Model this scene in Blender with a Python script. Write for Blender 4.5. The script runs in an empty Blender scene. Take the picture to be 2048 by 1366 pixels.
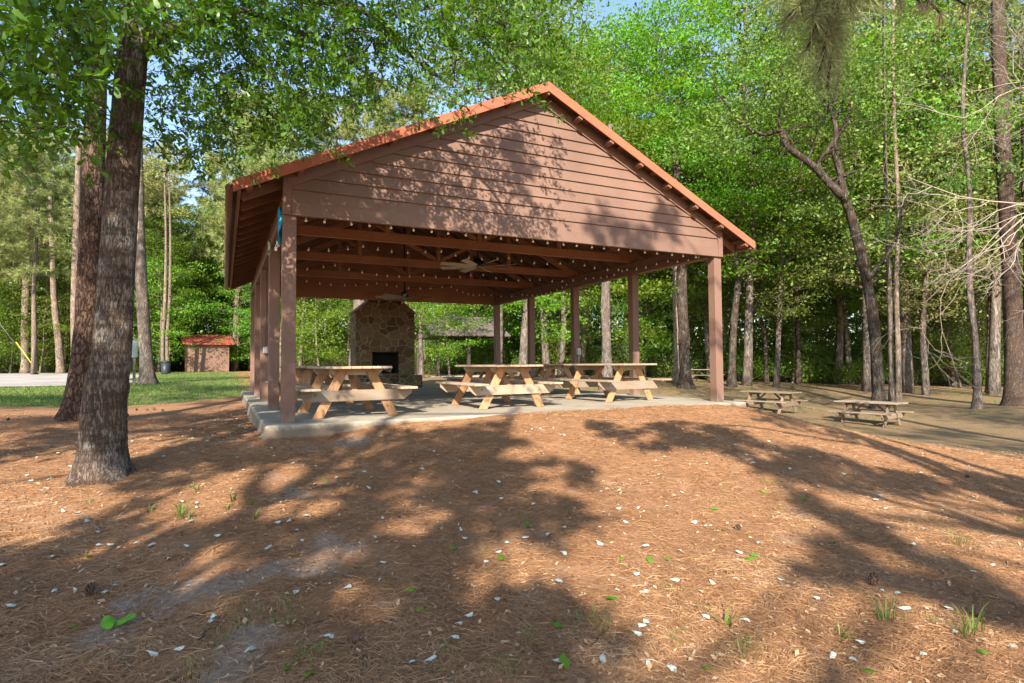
import bpy, math, random
import numpy as np
from mathutils import Vector, Matrix
rng = np.random.default_rng(7); random.seed(7)
sc = bpy.context.scene
col = sc.collection
PI = math.pi
# ------------------------------------------------------------------ camera
F = 1171.5; CH = 0.84; PITCH = 0.0364; ROLL = -0.008
cr, sr = math.cos(ROLL), math.sin(ROLL)
FW = np.array([0, math.cos(PITCH), math.sin(PITCH)])
UP0 = np.array([0, -math.sin(PITCH), math.cos(PITCH)]); RT0 = np.array([1., 0, 0])
RT = cr*RT0 + sr*UP0; UP = cr*UP0 - sr*RT0
cam = bpy.data.cameras.new('camera'); camo = bpy.data.objects.new('camera', cam); col.objects.link(camo)
cam.sensor_width = 36; cam.lens = 36*F/2048; cam.clip_end = 2000; cam.clip_start = 0.05
camo.matrix_world = Matrix(((RT[0], UP[0], -FW[0], 0), (RT[1], UP[1], -FW[1], 0), (RT[2], UP[2], -FW[2], CH), (0, 0, 0, 1)))
sc.camera = camo
def at(px, py, d):
    """world point seen at photo pixel (px, py) whose forward distance is d"""
    v = FW*F + RT*(px-1024) - UP*(py-683)
    v = v*(d/v[1]); return np.array([v[0], v[1], v[2]+CH])
# ------------------------------------------------------------------ world, sun, exposure
SUNT = np.array([0.07, 1.0, -0.60]); SUNT /= np.linalg.norm(SUNT)
w = bpy.data.worlds.new('World'); sc.world = w; w.use_nodes = True
nt = w.node_tree; nt.nodes.clear()
sky = nt.nodes.new('ShaderNodeTexSky'); sky.sky_type = 'NISHITA'; sky.sun_disc = False
sky.sun_elevation = math.asin(-SUNT[2]); sky.sun_rotation = math.atan2(-SUNT[0], -SUNT[1])
sky.air_density = 1.0; sky.dust_density = 0.6; sky.ozone_density = 1.5
bg = nt.nodes.new('ShaderNodeBackground'); bg.inputs[1].default_value = 0.13
wo = nt.nodes.new('ShaderNodeOutputWorld')
nt.links.new(sky.outputs[0], bg.inputs[0]); nt.links.new(bg.outputs[0], wo.inputs[0])
sun = bpy.data.lights.new('sun', 'SUN'); sun.energy = 5.0; sun.angle = math.radians(0.5); sun.color = (1, 0.90, 0.76)
suno = bpy.data.objects.new('sun', sun); col.objects.link(suno)
suno.rotation_euler = Vector(SUNT.tolist()).to_track_quat('-Z', 'Y').to_euler(); suno.location = (0, -20, 20)
sc.view_settings.view_transform = 'Standard'; sc.view_settings.look = 'None'
sc.view_settings.exposure = 1.46; sc.view_settings.gamma = 1
sc.cycles.max_bounces = 7; sc.cycles.diffuse_bounces = 4; sc.cycles.transmission_bounces = 4; sc.cycles.glossy_bounces = 2
sc.cycles.caustics_reflective = False; sc.cycles.caustics_refractive = False
# ------------------------------------------------------------------ node helpers
class NM:
    def __init__(s, name):
        s.m = bpy.data.materials.new(name); s.m.use_nodes = True; s.t = s.m.node_tree; s.t.nodes.clear()
        s.out = s.n('ShaderNodeOutputMaterial')
    def n(s, typ, **kw):
        nd = s.t.nodes.new(typ)
        for k, v in kw.items(): setattr(nd, k, v)
        return nd
    def l(s, a, b): s.t.links.new(a, b)
    def coord(s, which='Object', scale=(1, 1, 1), rot=(0, 0, 0)):
        c = s.n('ShaderNodeTexCoord'); mp = s.n('ShaderNodeMapping')
        mp.inputs['Scale'].default_value = scale; mp.inputs['Rotation'].default_value = rot
        s.l(c.outputs[which], mp.inputs[0]); return mp.outputs[0]
    def noise(s, vec, scale, detail=4, rough=0.55, dist=0):
        nd = s.n('ShaderNodeTexNoise'); nd.inputs['Scale'].default_value = scale; nd.inputs['Detail'].default_value = detail
        nd.inputs['Roughness'].default_value = rough; nd.inputs['Distortion'].default_value = dist
        s.l(vec, nd.inputs['Vector']); return nd.outputs['Fac']
    def ramp(s, fac, stops):
        r = s.n('ShaderNodeValToRGB'); e = r.color_ramp.elements
        while len(e) < len(stops): e.new(0.5)
        for i, (p, c) in enumerate(stops):
            e[i].position = p; e[i].color = (c, c, c, 1) if not isinstance(c, (tuple, list)) else (*c, 1)
        s.l(fac, r.inputs[0]); return r.outputs[0]
    def mix(s, fac, a, b, mode='MIX'):
        x = s.n('ShaderNodeMix', data_type='RGBA', blend_type=mode)
        for sock, v in ((x.inputs[0], fac), (x.inputs[6], a), (x.inputs[7], b)):
            if isinstance(v, bpy.types.NodeSocket): s.l(v, sock)
            elif isinstance(v, (tuple, list)): sock.default_value = (*v, 1)
            else: sock.default_value = v
        return x.outputs[2]
    def math(s, op, a, b=0.0, clamp=False):
        x = s.n('ShaderNodeMath', operation=op); x.use_clamp = clamp
        for sock, v in ((x.inputs[0], a), (x.inputs[1], b)):
            if isinstance(v, bpy.types.NodeSocket): s.l(v, sock)
            else: sock.default_value = v
        return x.outputs[0]
    def attr(s, name):
        a = s.n('ShaderNodeAttribute'); a.attribute_name = name; return a.outputs['Fac']
    def bump(s, h, strength=0.3, dist=0.02):
        b = s.n('ShaderNodeBump'); b.inputs['Strength'].default_value = strength; b.inputs['Distance'].default_value = dist
        s.l(h, b.inputs['Height']); return b.outputs[0]
    def pbr(s, colr, rough=0.8, bump=None, metal=0, spec=0.3):
        p = s.n('ShaderNodeBsdfPrincipled')
        for sock, v in ((p.inputs['Base Color'], colr), (p.inputs['Roughness'], rough)):
            if isinstance(v, bpy.types.NodeSocket): s.l(v, sock)
            elif isinstance(v, (tuple, list)): sock.default_value = (*v, 1)
            else: sock.default_value = v
        p.inputs['Metallic'].default_value = metal; p.inputs['Specular IOR Level'].default_value = spec
        if bump is not None: s.l(bump, p.inputs['Normal'])
        s.l(p.outputs[0], s.out.inputs[0]); return s.m
    def rnd(s):
        return s.n('ShaderNodeObjectInfo').outputs['Random']

def paint(name, c, var=0.12, rough=0.65, bstr=0.15, grain=(3, 3, 30), dirt=False):
    m = NM(name); v = m.coord('Object'); big = m.noise(v, 1.3, 5)
    g = m.noise(m.coord('Object', grain), 3.0, 5, 0.65)
    f = m.ramp(m.math('ADD', m.math('MULTIPLY', big, 0.6), m.math('MULTIPLY', g, 0.4)), [(0.3, tuple(x*(1-var*1.6) for x in c)), (0.7, tuple(min(1, x*(1+var)) for x in c))])
    if dirt:
        sx = m.n('ShaderNodeSeparateXYZ'); m.l(v, sx.inputs[0]); q = m.noise(m.coord('Object', (6, 6, 2.5)), 2.5, 5, 0.65)
        f = m.mix(m.ramp(m.math('ADD', m.math('MULTIPLY', sx.outputs[2], -2.2), q), [(0.15, 0.0), (0.62, 0.55)]), f, (0.24, 0.19, 0.15))
        f = m.mix(m.ramp(m.noise(m.coord('Object', (9, 9, 0.8)), 2.0, 5, 0.7), [(0.52, 0.0), (0.72, 0.3)]), f, tuple(x*0.6 for x in c))
    return m.pbr(f, rough, m.bump(g, bstr, 0.01))
def wood(name, c1, c2, grain, grey=0.0, greyc=(0.28, 0.23, 0.19)):
    m = NM(name); v = m.coord('Object', grain)
    g = m.noise(v, 2.2, 8, 0.65, 1.2); g2 = m.noise(v, 9, 3, 0.6)
    cc = m.ramp(g, [(0.32, c1), (0.52, c2), (0.7, tuple(x*1.25 for x in c2))])
    cc = m.mix(m.math('MULTIPLY', g2, 0.35), cc, tuple(x*0.45 for x in c1))
    wv = m.noise(m.coord('Object'), 2.5, 5, 0.6)
    cc = m.mix(m.ramp(wv, [(0.35, grey*0.4), (0.62, min(1, grey*1.5))]), cc, greyc)
    kn = m.n('ShaderNodeTexVoronoi'); kn.inputs['Scale'].default_value = 3.3; m.l(m.coord('Object', (1, 1, 1)), kn.inputs['Vector'])
    cc = m.mix(m.ramp(kn.outputs['Distance'], [(0.03, 0.75), (0.09, 0.0)]), cc, (0.06, 0.03, 0.015))
    hsv = m.n('ShaderNodeHueSaturation'); m.l(cc, hsv.inputs['Color'])
    m.l(m.math('ADD', m.math('MULTIPLY', m.rnd(), 0.5), 0.75), hsv.inputs['Value'])
    return m.pbr(hsv.outputs[0], 0.82, m.bump(g2, 0.35, 0.006))
def bark(name, dark, light, lich=(0.35, 0.34, 0.30), lichen=0.25, sc_=(9, 9, 1.6), bs=0.9, bd=0.05, band=0.0, ridge=0.65):
    m = NM(name); v = m.coord('Object', sc_)
    vo = m.n('ShaderNodeTexVoronoi'); vo.feature = 'DISTANCE_TO_EDGE'; vo.inputs['Scale'].default_value = 1.6; vo.inputs['Randomness'].default_value = 1
    # warp so that plates look torn
    nn = m.n('ShaderNodeTexNoise'); nn.inputs['Scale'].default_value = 1.4; nn.inputs['Detail'].default_value = 4; m.l(v, nn.inputs['Vector'])
    vv = m.n('ShaderNodeVectorMath', operation='ADD'); m.l(v, vv.inputs[0])
    sc2 = m.n('ShaderNodeVectorMath', operation='SCALE'); sc2.inputs['Scale'].default_value = 1.6; m.l(nn.outputs['Color'], sc2.inputs[0]); m.l(sc2.outputs[0], vv.inputs[1])
    m.l(vv.outputs[0], vo.inputs['Vector'])
    rn = m.noise(vv.outputs[0], 0.9, 7, 0.68, 0.4); rid = m.math('MULTIPLY', m.math('ABSOLUTE', m.math('SUBTRACT', rn, 0.5)), 7.0, True)
    crk = m.math('ADD', m.math('MULTIPLY', rid, ridge), m.math('MULTIPLY', m.ramp(vo.outputs['Distance'], [(0.0, 0.0), (0.16, 0.75), (0.5, 1.0)]), 1-ridge))
    fine = m.noise(v, 5, 6, 0.7)
    h = m.math('ADD', crk, m.math('MULTIPLY', fine, 0.7))
    c = m.ramp(h, [(0.35, tuple(x*0.35 for x in dark)), (0.8, dark), (1.0, light)])
    ln = m.noise(m.coord('Object', (2.2, 2.2, 1.1)), 2.0, 6, 0.7)
    lf = m.math('MULTIPLY', m.ramp(ln, [(0.5, 0.0), (0.66, 1.0)]), m.ramp(fine, [(0.45, 0.0), (0.6, 1.0)]))
    c = m.mix(m.math('MULTIPLY', lf, lichen*2.2, True), c, lich)
    if band:
        wv = m.noise(m.coord('Object', (0.6, 0.6, 7)), 1.6, 4, 0.6)
        c = m.mix(m.math('MULTIPLY', m.ramp(wv, [(0.5, 0.0), (0.6, 1.0)]), band), c, tuple(x*0.35 for x in dark))
    big = m.noise(m.coord('Object', (1, 1, 0.7)), 1.2, 3)
    c = m.mix(m.ramp(big, [(0.35, 0.0), (0.7, 0.35)]), c, tuple(x*0.8 for x in (light[0]*1.1, light[1]*0.8, light[2]*0.65)), 'MIX')
    return m.pbr(c, 0.92, m.bump(h, bs, bd), spec=0.1)
def leaf_mat(name, a, b, trans=0.45, rndo=0.33, rough=0.5):
    """a -> b colour range by the leaf's own random value, each tree shifted a little"""
    m = NM(name); r = m.attr('rnd'); c = m.mix(r, a, b)
    hsv = m.n('ShaderNodeHueSaturation'); m.l(c, hsv.inputs['Color'])
    o = m.rnd()
    m.l(m.math('ADD', m.math('MULTIPLY', o, 0.05), 0.456), hsv.inputs['Hue'])
    m.l(m.math('ADD', m.math('MULTIPLY', o, rndo*2), 1-rndo), hsv.inputs['Value'])
    p = m.n('ShaderNodeBsdfPrincipled'); p.inputs['Roughness'].default_value = rough; p.inputs['Specular IOR Level'].default_value = 0.35
    m.l(hsv.outputs[0], p.inputs['Base Color'])
    tr = m.n('ShaderNodeBsdfTranslucent'); tc = m.mix(0.5, hsv.outputs[0], hsv.outputs[0])
    h2 = m.n('ShaderNodeHueSaturation'); h2.inputs['Hue'].default_value = 0.485; h2.inputs['Value'].default_value = 1.35; h2.inputs['Saturation'].default_value = 1.1; m.l(tc, h2.inputs['Color'])
    m.l(h2.outputs[0], tr.inputs['Color'])
    mx = m.n('ShaderNodeMixShader'); mx.inputs[0].default_value = trans
    m.l(p.outputs[0], mx.inputs[1]); m.l(tr.outputs[0], mx.inputs[2]); m.l(mx.outputs[0], m.out.inputs[0])
    return m.m
def flat(name, c, rough=0.6, metal=0, bstr=0):
    m = NM(name); f = m.noise(m.coord('Object'), 6, 5)
    cc = m.ramp(f, [(0.3, tuple(x*0.85 for x in c)), (0.7, tuple(min(1, x*1.1) for x in c))])
    return m.pbr(cc, rough, m.bump(f, bstr, 0.01) if bstr else None, metal)

M = {}
M['paint'] = paint('brown_paint', (0.180, 0.104, 0.077), dirt=True)
M['siding'] = paint('brown_siding_paint', (0.182, 0.108, 0.078), 0.16, 0.6, 0.35, (40, 3, 4))
M['inner'] = paint('brown_stain', (0.33, 0.160, 0.088), 0.2, 0.7, 0.2, (4, 4, 12))
M['rafter'] = paint('rafter_stain', (0.19, 0.098, 0.06), 0.2, 0.75, 0.2, (4, 4, 12))
M['dark_timber'] = paint('dark_timber', (0.055, 0.040, 0.033)); M['grey_roof'] = paint('grey_roof_metal', (0.13, 0.11, 0.095))
M['cone'] = flat('cone_brown', (0.12, 0.075, 0.05), 0.8)
M['orange'] = paint('orange_metal_paint', (0.37, 0.115, 0.060), 0.10, 0.42, 0.03, (1, 1, 1))
M['sheet'] = paint('brown_sheet_metal', (0.17, 0.10, 0.075), 0.15, 0.5, 0.05, (1, 1, 1))
M['top_y'] = wood('weathered_board', (0.19, 0.12, 0.065), (0.33, 0.22, 0.125), (14, 1.2, 14), 0.55, (0.33, 0.27, 0.21))
M['leg_z'] = wood('raw_pine_board', (0.25, 0.115, 0.042), (0.42, 0.205, 0.08), (9, 9, 1.3), 0.2)
M['brace_x'] = wood('grey_pine_board', (0.22, 0.135, 0.075), (0.34, 0.225, 0.135), (1.2, 12, 12), 0.6, (0.29, 0.24, 0.19))
M['old_y'] = wood('old_board', (0.14, 0.085, 0.05), (0.24, 0.155, 0.10), (14, 1.2, 14), 0.7, (0.24, 0.20, 0.15))
M['old_z'] = wood('old_leg_board', (0.12, 0.07, 0.04), (0.24, 0.14, 0.085), (9, 9, 1.3), 0.5, (0.2, 0.16, 0.12))
M['bark_front'] = bark('ridged_bark', (0.135, 0.104, 0.082), (0.33, 0.27, 0.22), (0.50, 0.48, 0.44), 0.8, (17, 17, 3.6), 1.0, 0.05, 0.6, 0.55)
M['bark_pine'] = bark('plated_pine_bark', (0.115, 0.085, 0.068), (0.215, 0.16, 0.125), (0.27, 0.22, 0.18), 0.2, (14, 14, 4.5), 1.0, 0.06, 0.0)
M['bark_deep'] = bark('dark_plated_pine_bark', (0.078, 0.054, 0.042), (0.19, 0.125, 0.09), (0.2, 0.17, 0.14), 0.1, (9, 9, 3.2), 1.0, 0.07, 0.0, 0.35)
M['bark_grey'] = bark('grey_bark', (0.13, 0.11, 0.095), (0.25, 0.215, 0.185), (0.36, 0.35, 0.30), 0.35, (9, 9, 2), 0.9, 0.04, 0.0)
M['bark_far'] = bark('pale_pine_bark', (0.15, 0.12, 0.095), (0.29, 0.235, 0.185), (0.36, 0.34, 0.29), 0.3, (10, 10, 2.5), 0.6, 0.03, 0.0)
M['bark_dark'] = bark('dark_bark', (0.05, 0.041, 0.034), (0.125, 0.10, 0.08), (0.30, 0.30, 0.26), 0.35, (9, 9, 2), 0.9, 0.04, 0.2)
M['dead'] = flat('bleached_dead_wood', (0.31, 0.26, 0.21), 0.85)
M['leaf_bright'] = leaf_mat('bright_leaf', (0.048, 0.16, 0.016), (0.16, 0.33, 0.03), 0.5)
M['leaf_oak'] = leaf_mat('oak_leaf', (0.034, 0.105, 0.012), (0.098, 0.215, 0.02), 0.45, 0.1, 0.4)
M['leaf_mid'] = leaf_mat('mid_leaf', (0.052, 0.13, 0.024), (0.165, 0.26, 0.05), 0.42)
M['leaf_olive'] = leaf_mat('olive_leaf', (0.11, 0.16, 0.045), (0.27, 0.31, 0.10), 0.35)
M['needle'] = leaf_mat('pine_needle', (0.14, 0.205, 0.06), (0.31, 0.37, 0.13), 0.32, 0.15, 0.45)
M['needle_near'] = leaf_mat('long_pine_needle', (0.12, 0.16, 0.05), (0.27, 0.32, 0.14), 0.2, 0.05, 0.4)
M['needle_dead'] = leaf_mat('dead_pine_needle', (0.20, 0.13, 0.08), (0.34, 0.24, 0.15), 0.2, 0.05, 0.6)
M['shrub'] = leaf_mat('shrub_leaf', (0.055, 0.10, 0.02), (0.14, 0.20, 0.05), 0.35)
M['grass'] = leaf_mat('grass_blade', (0.055, 0.13, 0.02), (0.17, 0.25, 0.055), 0.35, 0.15)
M['black'] = flat('soot_black', (0.012, 0.011, 0.010), 0.9)
M['white'] = flat('bulb_white', (0.80, 0.78, 0.70), 0.25)
M['cord'] = flat('dark_cord', (0.03, 0.025, 0.02), 0.6)
M['blade'] = flat('fan_blade_grey', (0.42, 0.38, 0.31), 0.5)
M['fan_dark'] = flat('fan_dark_metal', (0.03, 0.025, 0.02), 0.4, 0.6)
M['box'] = flat('grey_outlet_plastic', (0.38, 0.38, 0.36), 0.5)
M['blue'] = flat('blue_cloth', (0.02, 0.33, 0.55), 0.7)
M['pale_cloth'] = flat('pale_cloth', (0.42, 0.46, 0.42), 0.8)
M['redroof'] = paint('red_roof_metal', (0.33, 0.085, 0.062), 0.15, 0.45, 0.05, (1, 1, 1))
M['bin'] = flat('black_bin_plastic', (0.02, 0.03, 0.035), 0.45)
M['sign'] = flat('grey_sign_panel', (0.12, 0.155, 0.155), 0.5)
M['yellow'] = flat('yellow_plastic', (0.65, 0.45, 0.04), 0.5)
M['wire'] = flat('steel_wire', (0.3, 0.3, 0.3), 0.4, 0.8)
def mk_pale():
    m = NM('pale_fallen_leaf'); r = m.attr('rnd'); o = m.rnd()
    c = m.mix(o, (0.35, 0.41, 0.38), (0.52, 0.55, 0.48)); c = m.mix(m.math('MULTIPLY', m.noise(m.coord('Object'), 60, 3), 0.3), c, (0.35, 0.38, 0.30))
    return m.pbr(c, 0.6)
M['pale'] = mk_pale()
M['green_leaf'] = leaf_mat('fresh_green_leaf', (0.05, 0.20, 0.01), (0.12, 0.32, 0.02), 0.3, 0.2)
def mk_concrete():
    m = NM('worn_concrete'); v = m.coord('Object'); a = m.noise(v, 1.1, 8, 0.6); b = m.noise(v, 14, 6, 0.7); g = m.noise(v, 70, 3)
    c = m.ramp(a, [(0.3, (0.27, 0.23, 0.175)), (0.6, (0.38, 0.335, 0.265)), (0.8, (0.43, 0.38, 0.305))])
    c = m.mix(m.ramp(b, [(0.5, 0.0), (0.75, 0.5)]), c, (0.22, 0.19, 0.15))
    c = m.mix(m.math('MULTIPLY', g, 0.25), c, (0.2, 0.17, 0.13))
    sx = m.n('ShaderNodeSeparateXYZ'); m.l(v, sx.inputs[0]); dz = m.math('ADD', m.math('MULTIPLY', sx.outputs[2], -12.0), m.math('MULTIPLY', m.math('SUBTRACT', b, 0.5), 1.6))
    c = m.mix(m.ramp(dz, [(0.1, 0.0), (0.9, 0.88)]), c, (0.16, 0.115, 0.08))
    sp = m.noise(v, 2.3, 5, 0.6); c = m.mix(m.ramp(sp, [(0.55, 0.0), (0.7, 0.4)]), c, (0.25, 0.18, 0.12))
    h = m.math('ADD', b, m.math('MULTIPLY', g, 0.5))
    return m.pbr(c, 0.85, m.bump(h, 0.5, 0.01))
M['concrete'] = mk_concrete()
def mk_stone():
    m = NM('fieldstone_masonry'); v = m.coord('Object', (1, 1, 1.25))
    nz = m.n('ShaderNodeTexNoise'); nz.inputs['Scale'].default_value = 1.7; nz.inputs['Detail'].default_value = 2; m.l(v, nz.inputs['Vector'])
    sc2 = m.n('ShaderNodeVectorMath', operation='SCALE'); sc2.inputs['Scale'].default_value = 0.35; m.l(nz.outputs['Color'], sc2.inputs[0])
    ad = m.n('ShaderNodeVectorMath', operation='ADD'); m.l(v, ad.inputs[0]); m.l(sc2.outputs[0], ad.inputs[1])
    outs = []
    for f in ('F1', 'DISTANCE_TO_EDGE'):
        vo = m.n('ShaderNodeTexVoronoi'); vo.feature = f; vo.inputs['Scale'].default_value = 3.0; vo.inputs['Randomness'].default_value = 0.85
        if f == 'F1': vo.distance = 'EUCLIDEAN'
        m.l(ad.outputs[0], vo.inputs['Vector']); outs.append(vo)
    s = m.n('ShaderNodeSeparateColor'); m.l(outs[0].outputs['Color'], s.inputs[0])
    c = m.ramp(s.outputs[0], [(0.0, (0.05, 0.026, 0.013)), (0.35, (0.10, 0.058, 0.028)), (0.65, (0.15, 0.10, 0.05)), (1.0, (0.10, 0.078, 0.045))])
    c = m.mix(m.math('MULTIPLY', m.noise(v, 9, 5), 0.5), c, (0.10, 0.07, 0.04))
    e = m.ramp(outs[1].outputs['Distance'], [(0.022, 0.0), (0.05, 1.0)])
    c = m.mix(e, (0.22, 0.175, 0.115), c)
    return m.pbr(c, 0.9, m.bump(m.math('ADD', e, m.math('MULTIPLY', m.noise(v, 14, 5), 0.4)), 0.8, 0.03))
M['stone'] = mk_stone()
def mk_ground():
    m = NM('forest_ground'); v = m.coord('Object'); vg = m.coord('Object', (1, 1, 1))
    n1 = m.noise(v, 0.55, 6, 0.6); n2 = m.noise(v, 3.2, 6, 0.65); n3 = m.noise(v, 26, 5, 0.7); n4 = m.noise(v, 90, 4, 0.7)
    # crossing needle streaks
    st = None
    for i, ang in enumerate((0.3, 1.3, 2.2)):
        q = m.noise(m.coord('Object', (12, 95, 12), (0, 0, ang)), 1.7, 3, 0.6, 0.6)
        st = q if st is None else m.math('MAXIMUM', st, q)
    stf = m.ramp(st, [(0.52, 0.0), (0.72, 1.0)])
    straw = m.ramp(n3, [(0.3, (0.13, 0.06, 0.03)), (0.5, (0.29, 0.145, 0.07)), (0.72, (0.43, 0.235, 0.12))])
    straw = m.mix(m.math('MULTIPLY', stf, 0.55), straw, (0.46, 0.26, 0.13))
    straw = m.mix(m.ramp(n2, [(0.42, 0.0), (0.66, 0.55)]), straw, (0.34, 0.20, 0.12))
    sand = m.ramp(n3, [(0.3, (0.20, 0.145, 0.105)), (0.6, (0.33, 0.255, 0.195)), (0.75, (0.43, 0.345, 0.27))])
    sm = m.math('ADD', m.attr('sand'), m.math('ADD', m.math('MULTIPLY', m.math('SUBTRACT', n2, 0.5), 1.3), m.math('MULTIPLY', m.math('SUBTRACT', n3, 0.5), 1.1)))
    c = m.mix(m.ramp(sm, [(0.42, 0.0), (0.72, 0.85)]), straw, sand)
    lawn = m.ramp(n3, [(0.3, (0.045, 0.10, 0.018)), (0.6, (0.10, 0.19, 0.03)), (0.75, (0.16, 0.24, 0.05))])
    lawn = m.mix(m.ramp(n1, [(0.40, 0.0), (0.62, 0.8)]), lawn, (0.20, 0.175, 0.085))
    lawn = m.mix(m.ramp(m.noise(v, 1.4, 6, 0.7), [(0.5, 0.0), (0.66, 0.5)]), lawn, (0.22, 0.17, 0.10))
    lm = m.math('ADD', m.attr('lawn'), m.math('MULTIPLY', m.math('SUBTRACT', n2, 0.5), 0.9))
    c = m.mix(m.ramp(lm, [(0.45, 0.0), (0.6, 1.0)]), c, lawn)
    fl = m.ramp(n3, [(0.3, (0.11, 0.075, 0.04)), (0.55, (0.25, 0.165, 0.092)), (0.75, (0.37, 0.26, 0.155))])
    fl = m.mix(m.ramp(n2, [(0.45, 0.0), (0.70, 0.5)]), fl, (0.10, 0.115, 0.05))
    fm = m.math('ADD', m.attr('floor'), m.math('MULTIPLY', m.math('SUBTRACT', n2, 0.5), 0.8))
    c = m.mix(m.ramp(fm, [(0.4, 0.0), (0.65, 1.0)]), c, fl)
    h = m.math('ADD', m.math('MULTIPLY', n3, 1.0), m.math('MULTIPLY', m.math('ADD', n4, st), 0.6))
    return m.pbr(c, 0.95, m.bump(h, 0.8, 0.02), spec=0.1)
M['ground'] = mk_ground()
def mk_straw():
    m = NM('pine_straw_needle'); r = m.attr('rnd')
    c = m.ramp(r, [(0.0, (0.11, 0.058, 0.032)), (0.3, (0.28, 0.14, 0.066)), (0.7, (0.45, 0.25, 0.118)), (1.0, (0.60, 0.44, 0.28))])
    return m.pbr(c, 0.7, spec=0.2)
M['straw'] = mk_straw()
def mk_litter():
    m = NM('dry_leaf'); r = m.attr('rnd')
    c = m.ramp(r, [(0.0, (0.12, 0.065, 0.035)), (0.5, (0.33, 0.19, 0.10)), (1.0, (0.43, 0.31, 0.20))])
    return m.pbr(c, 0.75)
M['litter'] = mk_litter()
def mk_road():
    m = NM('pale_gravel_road'); v = m.coord('Object'); a = m.noise(v, 0.6, 6); b = m.noise(v, 18, 5, 0.7)
    c = m.ramp(a, [(0.35, (0.30, 0.27, 0.25)), (0.6, (0.42, 0.39, 0.36))]); c = m.mix(m.math('MULTIPLY', b, 0.4), c, (0.2, 0.17, 0.15))
    return m.pbr(c, 0.9, m.bump(b, 0.4, 0.01))
M['road'] = mk_road()
# ------------------------------------------------------------------ object helpers
def link(o, parent=None):
    col.objects.link(o)
    if parent is not None: o.parent = parent
    return o
def tag(o, label=None, cat=None, group=None, kind=None):
    if label: o['label'] = label
    if cat: o['category'] = cat
    if group: o['group'] = group
    if kind: o['kind'] = kind
    return o
def empty(name, loc=(0, 0, 0), rz=0, label=None, cat=None, group=None):
    o = bpy.data.objects.new(name, None); o.empty_display_size = 0.2; o.location = tuple(float(v) for v in loc); o.rotation_euler = (0, 0, rz)
    col.objects.link(o); return tag(o, label, cat, group)
def copy_tree(o, parent=None):
    c = o.copy(); col.objects.link(c); c.parent = parent
    for ch in list(o.children): copy_tree(ch, c)
    return c
def np_mesh(name, V, Q, mat=None, rnd=None, smooth=False):
    """V (n,3), Q (m,k) faces all of the same size"""
    V = np.asarray(V, np.float32); Q = np.asarray(Q, np.int32); k = Q.shape[1]
    me = bpy.data.meshes.new(name); me.vertices.add(len(V)); me.vertices.foreach_set('co', V.ravel())
    me.loops.add(Q.size); me.loops.foreach_set('vertex_index', Q.ravel())
    me.polygons.add(len(Q)); me.polygons.foreach_set('loop_start', np.arange(0, Q.size, k, dtype=np.int32))
    me.polygons.foreach_set('loop_total', np.full(len(Q), k, np.int32))
    if smooth: me.polygons.foreach_set('use_smooth', np.ones(len(Q), bool))
    me.update(calc_edges=True)
    if rnd is not None:
        a = me.attributes.new('rnd', 'FLOAT', 'FACE'); a.data.foreach_set('value', np.asarray(rnd, np.float32))
    if mat: me.materials.append(mat)
    return me
def put(name, me, parent=None, loc=(0, 0, 0)):
    o = bpy.data.objects.new(name, me); o.location = loc; return link(o, parent)
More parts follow.
